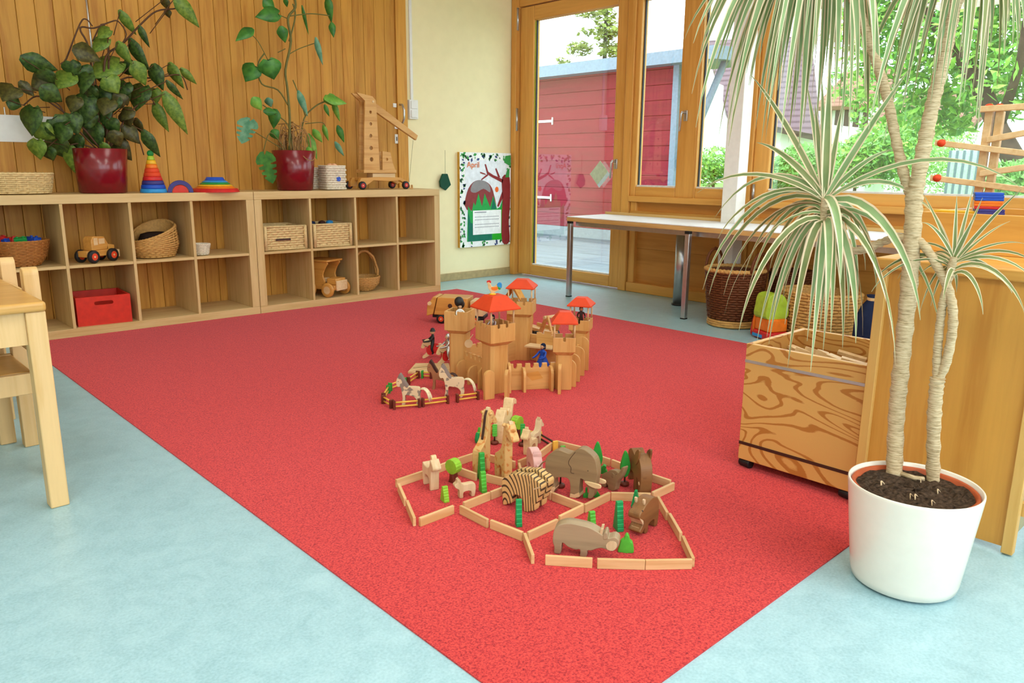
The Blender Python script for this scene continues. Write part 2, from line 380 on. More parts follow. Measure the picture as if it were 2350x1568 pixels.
# lower panels
def lower(y0, y1):
    wpart('panel_rail', y0, y1, 0.0, 0.075, 'winh', wr, XW-0.015); wpart('panel_rail', y0, y1, 0.60, 0.635, 'winh', wr, XW-0.005)
    wpart('window_ledge', y0, y1, 0.705, 0.75, 'winh', wr, XW-0.03)
    wpart('infill_panel', y0, y1, 0.07, 0.345, 'winp', wr, XW+0.035, 1.22); wpart('infill_panel', y0, y1, 0.343, 0.61, 'winp', wr, XW+0.03, 1.22)
    wpart('infill_panel', y0, y1, 0.63, 0.71, 'winp', wr, XW+0.025, 1.22)
    wpart('panel_post', y0, y0+0.06, 0.07, 0.705, 'win', wr); wpart('panel_post', y1-0.06, y1, 0.07, 0.705, 'win', wr)
lower(-1.87, -0.925); lower(-3.35, -1.965); lower(-4.75, -3.35)
struct(wpart('trim_1', -0.92, -0.845, 0, 2.46, 'win', None, XW-0.02)); struct(wpart('trim_2', -1.963, -1.872, 0, 2.46, 'win', None, XW-0.02))
struct(wpart('trim_3', -4.75, -4.68, 0.75, 2.46, 'win', None, XW-0.01)); struct(wpart('trim_4', 0.345, 0.405, 0, 2.46, 'win', None, XW-0.05))
struct(wpart('trim_5', -4.75, 0.345, 2.29, 2.46, 'winh', None, XW-0.015))
def sash(name, y0, y1, z0, z1, sl, sr, sb, st, x0=XW-0.006):
    o = struct(hier(name))
    wpart('stile', y0, y0+sr, z0, z1, 'win', o, x0, 1.23, 0.008); wpart('stile', y1-sl, y1, z0, z1, 'win', o, x0, 1.23, 0.008)
    wpart('bottom_rail', y0+sr, y1-sl, z0, z0+sb, 'winh', o, x0, 1.23, 0.008); wpart('top_rail', y0+sr, y1-sl, z1-st, z1, 'winh', o, x0, 1.23, 0.008)
    a, b, c, d = y0+sr, y1-sl, z0+sb, z1-st
    G().box((1.185, a, c), (1.20, a+0.009, d)).box((1.185, b-0.009, c), (1.20, b, d)).done('seal', MT['dkseal'], o)
    G().box((1.172, a, c), (1.187, b, c+0.012)).done('glazing_bead', MT['bead'], o)
    G().box((1.192, a-0.004, c-0.004), (1.196, b+0.004, d+0.004)).done('pane', MT['glass'], o)
    return o
def lever(par, y, z, sgn=-1, x=XW-0.006):
    G().rbox((x-0.006, y, z+0.0), (0.012, 0.03, 0.075)).done('handle_plate', MT['chrome'], par, bev=0.004)
    G().tube([(x-0.01, y, z+0.02), (x-0.05, y, z+0.02), (x-0.055, y+0.005, z+0.012), (x-0.055, y+0.012, z-0.11)], [0.009, 0.009, 0.0085, 0.007], 10).done('handle', MT['chrome'], par)
dr = sash('door_1', -0.838, 0.338, 0.012, 2.283, 0.165, 0.10, 0.092, 0.115)
lever(dr, -0.775, 0.99); G().box((1.1705, 0.163, 0.12), (1.1715, 0.172, 2.16)).done('lime_edge_tape', MT['lime'], dr)
G().cyl((XW-0.035, 0.340, 1.27), (XW-0.035, 0.340, 1.46), 0.011, n=12).done('hinge', MT['chrome'], dr)
G().cyl((XW-0.035, 0.340, 2.1), (XW-0.035, 0.340, 2.28), 0.011, n=12).done('hinge', MT['chrome'], dr)
w1 = sash('window_1', -1.50, -0.92, 0.745, 2.283, 0.05, 0.16, 0.075, 0.115); lever(w1, -1.405, 1.33)
sash('window_2', -1.87, -1.50, 0.745, 2.283, 0.012, 0.12, 0.075, 0.115)
w3 = sash('window_3', -4.68, -1.965, 0.745, 2.283, 0.115, 0.10, 0.075, 0.115)
G().cyl((XW-0.02, -1.99, 0.76), (XW-0.02, -1.99, 0.86), 0.010, n=12).done('hinge', MT['chrome'], w3)
# white square column that the table is notched around
cx0, cy0 = 0.93, -1.992
G().box((cx0, cy0, 0), (cx0+0.115, cy0+0.109, ZC)).done('column', MT['colw'], bev=0.004)
tag(bpy.data.objects['column'], 'white square column rising through the white table in front of the windows', 'column')
# ------------------------------------------------------------------ outdoors
lawn = struct(G().box((1.32, -30, -0.4), (60, 60, -0.14)).done('ground', plain('lawn', '#5f8a3a', 0.9, 0.1, 0.25, 3)))
dk = struct(hier('terrace_deck'))
MT['deck'] = wood('grey_deck_board', '#6d757c', '#565d64', 'y', 30, 2, 0.7, 0.2, 0.1)
_dm = G().box((0, 0, 0), (0.135, 8.5, 0.03)).mesh('deck_board', [MT['deck']], 0.004, 1)
for i in range(25):
    o = bpy.data.objects.new('deck_board', _dm); COL.objects.link(o); o.parent = dk; o.location = (1.34+i*0.14, -2.2, -0.06)
G().box((1.33, -2.2, -0.14), (4.9, 6.3, -0.062)).done('joists', MT['dkseal'], dk)
MT['crim'] = wood('crimson_board', '#86182c', '#741424', 'y', 30, 2, 0.6, 0.2, 0.06)
MT['roofg'] = plain('zinc_roof', '#7d8b99', 0.5, 0.3)
MT['salmon'] = MT['crim']
sh = thing('garden_shed', 'long red board-clad garden shed with a flat grey-blue roof outside the glass door', 'shed', (4.8, 1.3, -0.05))
_bm = G().box((0, 0, 0), (0.03, 5.6, 0.187)).mesh('board', [MT['crim']], 0.004, 1)
for i in range(12):
    o = bpy.data.objects.new('board', _bm); COL.objects.link(o); o.parent = sh; o.location = (-0.03, 0.0, 0.16+i*0.19)
G().box((0, 0.0, 0.0), (0.16, 5.6, 2.43)).done('shed_body', MT['crim'], sh)
G().box((-0.04, 0.1, 0), (0, 5.6, 0.158)).done('plinth', plain('concrete_plinth', '#8d9194', 0.8), sh)
G().box((-0.05, -0.06, 0), (0.06, 0.03, 2.3)).done('corner_post', MT['roofg'], sh, bev=0.005)
G().prism([(-0.35, 2.26), (1.0, 2.33), (1.0, 2.48), (-0.35, 2.41)], -0.75, 5.9, 'y').done('roof', MT['roofg'], sh)
G().tube([(0.1, -0.62, 2.3), (0.06, -0.25, 1.4), (0.05, -0.05, 0.95)], 0.045, 8).done('roof_strut', MT['roofg'], sh)
for zz in (0.55, 1.66): G().box((-0.045, 2.15, zz), (-0.032, 2.45, zz+0.035)).box((-0.05, 2.13, zz-0.035), (-0.032, 2.15, zz+0.07)).done('strap_hinge', MT['wplas'], sh, bev=0.003)
# houses behind
MT['render'] = plain('white_render', '#f2eee6', 0.9, 0.1, 0.03, 2)
def tilemat(name, c1, c2):
    t = NT(name); wv = t.n('ShaderNodeTexWave'); wv.inputs['Scale'].default_value = 2.2; wv.bands_direction = 'Z'; t.l(t.coord((1, 1, 1), False), wv.inputs['Vector'])
    t.l(t.ramp(wv.outputs['Fac'], [(0.1, c2), (0.5, c1)]), t.b.inputs['Base Color']); return t.set(0.8, 0.2)
MT['tile'] = tilemat('roof_tiles_brown', '#6d5a62', '#54434b'); MT['tile2'] = tilemat('roof_tiles_red', '#8f6656', '#75503f')
def quad_slab(g, pts, th):
    pts = [Vector(p) for p in pts]; n = (pts[1]-pts[0]).cross(pts[2]-pts[0]).normalized()*th
    m = len(pts); g.add([*pts, *[p+n for p in pts]], [tuple(range(m))[::-1], tuple(range(m, 2*m))] + [(i, (i+1) % m, m+(i+1) % m, m+i) for i in range(m)]); return g
h1 = thing('gabled_house', 'white rendered house with a steep brown tiled roof behind the shed', 'house', (13, 3, -0.14))
def loc_(par, pts): return [Vector(p)-par.location for p in pts]
ax_ = loc_(h1, [PX(1560, 420, 13), PX(1560, 172, 13), PX(1612, 190, 13), PX(1676, 282, 13), PX(1676, 420, 13)])
poly = [(p.y, max(p.z, 0)) for p in ax_]
G().prism(poly, 0, 5, 'x').done('gable_wall', MT['render'], h1)
e0, e1 = loc_(h1, [PX(1672, 280, 12.9), PX(1885, 326, 12.9)]); r0, r1 = loc_(h1, [PX(1618, 105, 16), PX(1862, 95, 16)])
quad_slab(G(), [e0, e1, r1, r0], 0.15).done('roof', MT['tile'], h1)
G().box((0.3, e1.y+0.2, 0), (4, e0.y, max(e0.z-0.1, 1))).done('long_wall', MT['render'], h1)
h2 = thing('timbered_house', 'distant half-timbered white house with a red roof among the trees', 'house', (24, 8.2, -0.14))
q0, q1 = loc_(h2, [PX(1900, 300, 24), PX(1990, 245, 24)])
G().box((0, q1.y, 0), (4, q0.y, q1.z)).done('wall', MT['render'], h2)
for k in range(5):
    yy = q1.y+(q0.y-q1.y)*k/4; G().box((-0.06, yy-0.09, 0), (0, yy+0.09, q1.z)).done('timber', MT['dkbrown'], h2)
G().box((-0.06, q1.y, q0.z-0.1), (0, q0.y, q0.z+0.08)).done('timber', MT['dkbrown'], h2)
quad_slab(G(), [(-0.4, q0.y+0.4, q1.z-0.1), (-0.4, q1.y-0.4, q1.z-0.1), (2, q1.y-0.4, q1.z+1.3), (2, q0.y+0.4, q1.z+1.3)], 0.15).done('roof', MT['tile2'], h2)
h3 = thing('low_outbuilding', 'low outbuilding with a long red tiled roof behind the garden bushes', 'house', (20, -0.5, -0.14))
q0, q1 = loc_(h3, [PX(2040, 300, 20), PX(2200, 300, 20)])
G().box((0, q1.y, 0), (4, q0.y, q0.z)).done('wall', MT['render'], h3)
quad_slab(G(), [(-0.5, q0.y+0.5, q0.z-0.05), (-0.5, q1.y-0.5, q0.z-0.05), (2, q1.y-0.5, q0.z+1.0), (2, q0.y+0.5, q0.z+1.0)], 0.15).done('roof', MT['tile2'], h3)
MT['glassblue'] = plain('greenhouse_panes', '#e4edf3', 0.3, 0.5)
gh = thing('greenhouse', 'pale blue-white greenhouse behind the bushes at the far right', 'greenhouse', (13.5, 0.4, -0.14))
q0, q1 = loc_(gh, [PX(2172, 425, 13.5), PX(2248, 345, 13.5)])
G().box((0, q1.y, 0), (1.5, q0.y, q1.z)).done('glass_wall', MT['glassblue'], gh)
for k in range(5):
    yy = q1.y+(q0.y-q1.y)*k/4; G().box((-0.03, yy-0.02, 0), (0, yy+0.02, q1.z)).done('glazing_bar', MT['roofg'], gh)
# foliage
def leafcloud(g, blobs, n, size, mats=1):
    vol = [b[3]*b[4]*b[5] for b in blobs]; tot = sum(vol)
    for b, vv in zip(blobs, vol):
        for _ in range(int(n*vv/tot)+1):
            d = Vector((rnd.gauss(0, 1), rnd.gauss(0, 1), rnd.gauss(0, 1))).normalized()*(rnd.random()**0.35)
            c = Vector((b[0]+d.x*b[3], b[1]+d.y*b[4], b[2]+d.z*b[5]))
            a = Vector((rnd.gauss(0, 1), rnd.gauss(0, 1), rnd.gauss(0, 1))).normalized(); e = a.orthogonal().normalized(); s_ = size*rnd.uniform(0.6, 1.3)
            g.add([c-a*s_, c+e*s_*0.45, c+a*s_, c-e*s_*0.45], [(0, 1, 2, 3)], rnd.randrange(mats))
    return g
def fol(name, c1, c2, sc=6):
    t = NT(name); n = t.noise(t.coord((1, 1, 1), False), sc, 3)
    t.l(t.ramp(n, [(0.35, c1), (0.65, c2)]), t.b.inputs['Base Color']); return t.set(0.6, 0.2)
MT['fol1'] = fol('bright_foliage', '#6fae3c', '#a6d45a'); MT['fol2'] = fol('bush_foliage', '#62a24a', '#97cc74'); MT['fol3'] = fol('conifer_foliage', '#6b7c34', '#98a24e')
MT['fol4'] = fol('deep_green_foliage', '#4a8a3c', '#79b34e')  # deeper green leaves, scattered at random among the lighter ones
MT['trunk'] = plain('tree_bark', '#4a3b30', 0.9, 0.1, 0.3, 8)
def tree(name, label, cat, base, trunk, blobs, n, size, mats, group=None):
    t = thing(name, label, cat, base, 0, group)
    if trunk:
        g = G()
        for pts, r0_, r1_ in trunk: g.tube([Vector(p)-Vector(base) for p in pts], [r0_+(r1_-r0_)*i/(len(pts)-1) for i in range(len(pts))], 9)
        g.done('trunk', MT['trunk'], t)
    g = leafcloud(G(), [(b[0]-base[0], b[1]-base[1], b[2]-base[2], *b[3:]) for b in blobs], n, size, len(mats))
    stuff(g.done('foliage', [MT[m] for m in mats], t)); return t
def PXt(px, py, x): return tuple(PX(px, py, x))
b0 = PXt(2420, 520, 8.0); b0 = (8.0, b0[1], -0.14)
tr = [([b0, PXt(2345, 400, 8.0), PXt(2290, 300, 8.0), PXt(2262, 225, 8.1), PXt(2200, 120, 8.3), PXt(2120, 20, 8.6), PXt(2080, -120, 8.8)], 0.16, 0.06),
      ([PXt(2290, 300, 8.0), PXt(2340, 150, 7.8), PXt(2360, 0, 7.6)], 0.07, 0.03)]
def blob(px, py, x, r, k=0.8): p = PX(px, py, x); return (p.x, p.y, p.z, r, r, r*k)
tree('leafy_tree', 'tall leafy tree with a dark leaning trunk outside the right-hand window', 'tree', b0, tr,
     [blob(2000, 60, 9, .75), blob(2110, 150, 9, .7), blob(2230, 60, 8.6, .85), blob(2330, 180, 8.4, .7), blob(2150, 250, 9.2, .55), blob(2060, -60, 9, .8), blob(2300, -80, 8.5, .9), blob(1960, 190, 9.6, .45), blob(2010, 250, 9.8, .45), blob(2090, 270, 9.8, .42), blob(2200, 250, 9.3, .45)], 7600, 0.085, ['fol1', 'fol4', 'fol1'])
def bush(label, pts, n, size, mats):
    bl = [blob(*p) for p in pts]; tree('garden_bush', label, 'bush', (bl[0][0], bl[0][1], -0.14), [([(bl[0][0], bl[0][1], -0.14), bl[0][:3]], 0.05, 0.02)], bl, n, size, mats)
bush('pale green bush below the brown roof seen left in the wide window', [(1845, 385, 7.8, .47), (1795, 405, 7.9, .38)], 3000, 0.05, ['fol2'])
bush('light green hedge bush in the middle of the wide window', [(1968, 372, 11.7, .62), (2025, 348, 11.9, .68)], 4600, 0.065, ['fol2', 'fol1'])
bush('bush behind the wooden marble run outside', [(2110, 385, 16.4, 1.0), (2130, 330, 16.8, 1.05)], 4200, 0.05, ['fol1', 'fol2'])
bush('bush at the foot of the leaning tree', [(2340, 425, 6.9, .36), (2312, 415, 7.1, .3)], 1600, 0.05, ['fol2', 'fol4'])
bush('round light bush seen in the narrow window beside the white column', [(1640, 375, 8.5, .38), (1625, 395, 8.4, .33)], 1500, 0.045, ['fol1', 'fol2'])
cb = PX(1388, 120, 16)
tree('conifer', 'tall thin conifer rising behind the shed roof', 'tree', (16, cb.y, -0.14), [([(16, cb.y, -0.14), (16, cb.y, 3.0), tuple(PX(1395, -80, 16))], 0.12, 0.04)],
     [blob(1390, 60, 16, .36, 2.2), blob(1330, 112, 16, .5, .45), blob(1410, 118, 16, .55, .4), blob(1352, 30, 16, .45, .4), blob(1430, 70, 16, .4, .5), blob(1405, -60, 16, .5, 1.6), blob(1290, 138, 16, .3, .4), blob(1345, 75, 16, .35, .3)], 2200, 0.11, ['fol3'])
# ------------------------------------------------------------------ the carpet
cz = 0.004
tag(G().box((-2.844, -4.026, 0), (0.161, -0.004, cz)).done('carpet', MT['carpet']), 'large red speckled carpet laid on the blue floor between the shelves and the plant', 'carpet')
# ------------------------------------------------------------------ cube shelves
def shelf(x0, label):
    t = thing('cube_shelf', label, 'shelf', (x0, 0, 0), 0); D = 0.385; Wd = 1.488
    G().box((0, 0, 0.74), (Wd, D, 0.79)).done('top_board', MT['birch'], t, bev=0.002); G().box((0, 0, 0), (Wd, D, 0.05)).done('bottom_board', MT['birch'], t, bev=0.002)
    for a in (0, Wd-0.05): G().box((a, 0, 0.0502), (a+0.05, D, 0.7398)).done('side_board', MT['birchv'], t, bev=0.002)
    cw = (Wd-0.1-3*0.016)/4
    for k in range(3): G().box((0.05+cw*(k+1)+0.016*k, 0.002, 0.0502), (0.05+cw*(k+1)+0.016*(k+1), D, 0.7398)).done('divider', MT['birchv'], t, bev=0.001)
    for k in range(4): xx = 0.05+(cw+0.016)*k; G().box((xx+0.0002, 0.004, 0.387), (xx+cw-0.0002, D, 0.403)).done('shelf_board', MT['birch'], t, bev=0.001)
    return t
shelf(-1.488, 'right-hand birch cube shelf holding two pale wicker drawers and a handled basket'); shelf(-2.979, 'birch cube shelf on the left, with the red box and toy loader in it')
# ------------------------------------------------------------------ white table by the windows
tt = thing('side_table', 'long white-topped table with metal legs under the windows', 'table', (0, 0, 0))
zt = 0.604
poly = [(0.575, -0.80), (0.44, -3.40), (1.06, -3.43), (1.06, -2.0), (0.925, -2.0), (0.925, -1.877), (1.06, -1.877), (1.06, -0.765)]
G().prism(poly, zt-0.006, zt, 'z').done('table_top', MT['white'], tt, bev=0.0015, seg=1)
G().prism([(p[0], p[1]) for p in poly], zt-0.034, zt-0.0062, 'z').done('wooden_edge', MT['edge'], tt)
G().box((1.045, -1.872, zt), (1.06, -0.77, zt+0.02)).done('rear_lip', MT['edge'], tt, bev=0.002); G().box((1.045, -3.42, zt), (1.06, -2.005, zt+0.02)).done('rear_lip', MT['edge'], tt, bev=0.002)
G().prism([(0.62, -0.85), (0.50, -3.35), (0.52, -3.35), (0.64, -0.85)], zt-0.07, zt-0.0342, 'z').done('frame_rail', MT['chrome'], tt)
for lx, ly in ((0.592, -0.822), (0.512, -1.92), (0.46, -3.36), (1.02, -3.36)):
    lg = G().rbox((lx, ly, 0.287), (0.032, 0.032, 0.566)).done('leg', MT['chrome'], tt, bev=0.003)
    G().rbox((lx-0.003, ly, zt-0.043), (0.03, 0.036, 0.018)).done('connector', MT['black'], lg)
    G().rbox((lx, ly, 0.004), (0.034, 0.034, 0.008)).done('foot', MT['black'], lg)
lg = G().lathe([(0.042, 0.012), (0.042, zt-0.035)], 20, (0.93, -1.585, 0), capb=True, capt=True).done('pedestal_leg', MT['chrome'], tt)
G().lathe([(0.05, 0), (0.05, 0.012), (0.042, 0.013)], 20, (0.93, -1.585, 0), capb=True).done('foot', MT['black'], lg)
# ------------------------------------------------------------------ child's table and chair, left front
kt = thing('child_table', 'low wooden child table with a rounded edge at the left front', 'table', (-3.183, -2.415, 0))
G().box((-1.2, 0, 0.565), (-0.02, 0.75, 0.592)).done('table_top', MT['ttop'], kt, bev=0.010, seg=3)
for a, b in ((-0.07, 0.008), (-0.07, 0.69), (-1.17, 0.008), (-1.17, 0.69)): G().box((a, b, 0), (a+0.048, b+0.048, 0.565)).done('leg', MT['chair'], kt, bev=0.004)
G().box((-1.12, 0.022, 0.475), (-0.0705, 0.042, 0.565)).done('apron', MT['chair'], kt); G().box((-1.12, 0.7, 0.475), (-0.0705, 0.72, 0.565)).done('apron', MT['chair'], kt)
G().box((-0.058, 0.057, 0.475), (-0.038, 0.689, 0.565)).done('apron', MT['chair'], kt)
ch = thing('child_chair', 'small beech child chair with its back to the carpet, nearest the table corner', 'chair', (-3.165, -1.94, 0), 0, 'child chairs at the low table')
def post(y):
    prof = [(-0.022, 0), (0.022, 0), (0.022, 0.63)] + [(0.022*math.cos(R(a)), 0.63+0.022*math.sin(R(a))) for a in range(15, 180, 15)] + [(-0.022, 0.63)]
    return G().prism(prof, -0.03, 0.012, 'x').xf(Matrix.Translation((0, y, 0)))
for yy in (-0.16, 0.16): post(yy).done('back_post', MT['chair'], ch, bev=0.003)
G().box((-0.025, -0.138, 0.50), (-0.005, 0.138, 0.57)).done('back_rail', MT['chair'], ch, bev=0.004); G().box((-0.025, -0.138, 0.38), (-0.005, 0.138, 0.43)).done('back_rail', MT['chair'], ch, bev=0.004)
G().box((-0.345, -0.138, 0.305), (-0.032, 0.138, 0.33)).done('seat', MT['ttop'], ch, bev=0.005)
for yy in (-0.16, 0.16):
    G().box((-0.345, yy-0.02, 0), (-0.305, yy+0.02, 0.334)).done('front_leg', MT['chair'], ch, bev=0.003)
    G().box((-0.304, yy-0.011, 0.265), (-0.031, yy+0.011, 0.33)).done('side_rail', MT['chair'], ch, bev=0.003)
c2_ = dup(ch, None, (-3.165, -1.25, 0)); c2_['label'] = 'second beech child chair, farther along the low table'
# ------------------------------------------------------------------ cabinet, tray, crate
cb_ = thing('toy_cabinet', 'low beech cabinet behind the white plant pot', 'cabinet', (-1.53, -4.33, 0.0045)); CZ = 0.722
G().box((0.014, 0.026, 0.012), (0.03, 0.384, CZ-0.03)).done('side_panel', MT['beech'], cb_)
G().box((0, 0.384, 0.0), (0.9, 0.41, CZ-0.03)).done('end_board', MT['beechl'], cb_, bev=0.002)
G().box((0, 0, 0.0), (0.026, 0.026, CZ-0.03)).done('corner_strip', MT['beechl'], cb_, bev=0.002)
G().box((0.0262, 0.004, 0.05), (0.9, 0.02, CZ-0.03)).done('rear_panel', plain('grey_green_shaded_side', '#a8a07c', 0.5), cb_)  # grey-green shading of this cabinet side is put into the panel colour
G().box((0.028, -0.006, 0.10), (0.9, 0.0038, 0.135)).done('drawer_lip', MT['beechl'], cb_)
G().box((-0.006, -0.006, CZ-0.03), (0.92, 0.42, CZ)).done('top_board', MT['beechh'], cb_, bev=0.005)
ty = thing('wooden_tray', 'open beech toy tray standing on the cabinet', 'tray', (-1.225, -4.31, CZ+0.005)); TH = 0.112; TL = 0.405
G().box((0, 0, 0.0), (0.014, TL, TH)).done('front_board', MT['beechh'], ty, bev=0.002); G().box((0.45, 0, 0), (0.464, TL, TH)).done('back_board', MT['beechh'], ty, bev=0.002)
for a in (0, TL-0.014): G().box((0.0142, a, 0), (0.4498, a+0.014, TH)).done('end_board', MT['beechh'], ty, bev=0.002)
G().box((0.0142, 0.0142, 0.004), (0.4498, TL-0.0142, 0.014)).done('tray_floor', MT['beechh'], ty)
# the stack of coloured plates and flat yellow plates in the tray
cl = ['blue', 'orange', 'redp', 'yel', 'indigo', 'redp', 'orange', 'indigo', 'blue', 'orange', 'redp', 'yel', 'indigo', 'indigo', 'redp', 'orange', 'orange', 'blue', 'blue', 'blue']
gp = PX(2268, 498, -1.12)
nm = {'blue': 'blue', 'orange': 'orange', 'redp': 'red', 'yel': 'yellow', 'indigo': 'indigo'}
seq = ['lowest', 'second', 'third', 'fourth', 'fifth', 'sixth', 'seventh', 'eighth', 'ninth', 'tenth', 'eleventh', 'twelfth', 'thirteenth', 'fourteenth', 'fifteenth', 'sixteenth', 'seventeenth', 'eighteenth', 'second from top', 'topmost']
for i, c in enumerate(cl):
    o = G().box((-0.036, -0.036, 0), (0.036, 0.036, 0.0074)).done('building_plate', MT[c], None, (gp.x+0.0005*i, gp.y+0.0012*i-0.012, CZ+0.0192+0.0078*i), R(20+rnd.uniform(-5, 5)), bev=0.001, seg=1)
    tag(o, '%s plastic square plate, %s in the leaning stack in the wooden tray' % (nm[c], seq[i]), 'toy plate', 'stacked plastic plates in the tray')
yp = PX(2195, 490, -1.12)
for i, c in enumerate(['redp', 'redp', 'yel', 'redp', 'yel', 'redp', 'orange', 'yel', 'orange', 'redp', 'yel', 'orange', 'yel']):
    o = G().box((-0.04, -0.055, 0), (0.04, 0.055, 0.0076)).done('building_plate', MT[c], None, (yp.x, yp.y-0.002, CZ+0.0192+0.0078*i), R(3), bev=0.001, seg=1)
    tag(o, '%s plastic rectangular plate, %s of the flat pile left of the leaning stack' % (nm[c], (seq[:12]+['topmost'])[i]), 'toy plate', 'flat pile of plates in the tray')
mr = thing('marble_run', 'tall wooden marble run with red balls behind the coloured plates', 'marble run', (-0.95, 0, 0)); mx = -0.95
def ml(p): v = PX(p[0], p[1], mx); return (v.y, v.z)
for p0, dx in (((2272, 256), 0), ((2297, 256), 0.0), ((2420, 246), 0)):
    y, z = ml(p0); G().box((-0.010, y-0.011, CZ+0.0275), (0.010, y+0.011, z)).done('post', MT['toyl'], mr, bev=0.002)
for a, b in (((2254, 252), (2440, 240)), ((2270, 322), (2440, 290)), ((2153, 328), (2440, 362)), ((2254, 399), (2440, 372)), ((2142, 408), (2440, 446))):
    (y0, z0), (y1, z1) = ml(a), ml(b); G().prism([(y0, z0-0.009), (y1, z1-0.009), (y1, z1+0.009), (y0, z0+0.009)], -0.030, -0.0102, 'x').done('rail', MT['toyl'], mr, bev=0.002)
y, z = ml((2296, 470)); G().box((-0.03, y-0.14, CZ+0.0192), (0.03, y+0.05, CZ+0.027)).done('base_board', MT['toyl'], mr)
for p in ((2270, 247), (2294, 247), (2168, 329), (2158, 409)):
    y, z = ml(p); G().ball((-0.026 if p[0] < 2200 else 0.0, y, z), (0.012, 0.014, 0.012), 14, 10).done('red_knob', MT['red'], mr)
cr = thing('rolling_crate', 'pine plywood crate on black casters filled with wooden blocks', 'crate', (-1.51, -3.913, 0.0)); CW = 0.378; CD = 0.37
def cside(a, b, n): return G().box(a, b).done(n, MT['ply'], cr, bev=0.002)
cside((0, 0, 0.032), (0.018, CW, 0.418), 'front_board'); cside((CD-0.018, 0, 0.032), (CD, CW, 0.418), 'back_board')
cside((0.0182, 0, 0.032), (CD-0.0182, 0.018, 0.418), 'side_board'); cside((0.0182, CW-0.018, 0.032), (CD-0.0182, CW, 0.418), 'side_board')
cside((0.0182, 0.0182, 0.032), (CD-0.0182, CW-0.0182, 0.045), 'bottom_board')
G().box((-0.002, 0, 0.357), (-0.0001, CW, 0.366)).box((-0.002, -0.002, 0.357), (CD, -0.0001, 0.366)).done('metal_band', MT['chrome'], cr)
G().box((-0.0015, 0, 0.083), (-0.0001, CW, 0.093)).done('dark_band', MT['dkbrown'], cr)
for a in (0.016, CD-0.03):
    for b in (0.022, CW-0.022):
        g = G().cyl((a-0.004, b-0.02, 0.0192), (a+0.004, b+0.02, 0.0192), 0.0152, n=16); g.box((a-0.010, b-0.012, 0.026), (a+0.012, b+0.012, 0.0318)); g.done('caster', MT['black'], cr, bev=0.002)
# loose blocks in the crate
g = G()
for k in range(150):
    g.rbox((rnd.uniform(0.06, CD-0.06), rnd.uniform(0.06, CW-0.06), rnd.uniform(0.08, 0.345)), (rnd.uniform(.03, .07), rnd.uniform(.02, .04), rnd.uniform(.01, .025)), Matrix.Rotation(rnd.uniform(0, 3), 3, 'Z') @ Matrix.Rotation(rnd.uniform(-.5, .5), 3, 'X'))
o = stuff(g.done('block_heap', MT['block'], None, (-1.51, -3.913, 0.0))); tag(o, 'heap of small wooden pieces filling the lower part of the crate', 'blocks')
tri = [(-0.03, 0), (0.03, 0), (0, 0.05)]
spots = [((1820, 800), 'flat', 'pale flat triangular wooden block at the back left of the crate filling'), ((1848, 808), 'tri', 'small light wooden triangle in the middle of the crate filling'), ((1866, 806), 'tri', 'light wooden triangle just right of the middle in the crate'), ((1900, 816), 'tri', 'large pale wooden wedge leaning right of the middle in the crate'),
         ((1930, 824), 'flat', 'long flat wooden piece across the right half of the crate filling'), ((1965, 829), 'flat', 'flat wooden piece at the far right of the crate filling'), ((1960, 812), 'flat', 'wooden piece tucked under the back wall of the crate at the right')]
for (px, py), kd, lb in spots:
    p = F(px, py, 0.37); x_ = min(max(p.x, -1.44), -1.20); y_ = min(max(p.y, -3.84), -3.60)
    if kd == 'tri': o = G().prism([(a*0.8, b*0.8) for a, b in tri], -0.012, 0.012, 'z').xf(Matrix.Rotation(0.35, 4, 'X')).done('wooden_block', MT['toyl'], None, (x_, y_, 0.365), R(rnd.uniform(0, 180)), bev=0.002)
    else: o = G().box((-0.015, -0.045, -0.006), (0.015, 0.045, 0.006)).xf(Matrix.Rotation(0.2, 4, 'X')).done('wooden_block', MT['toyl'], None, (x_, y_, 0.365), R(rnd.uniform(-30, 30)), bev=0.002)
    tag(o, lb, 'block', 'loose blocks in the crate')
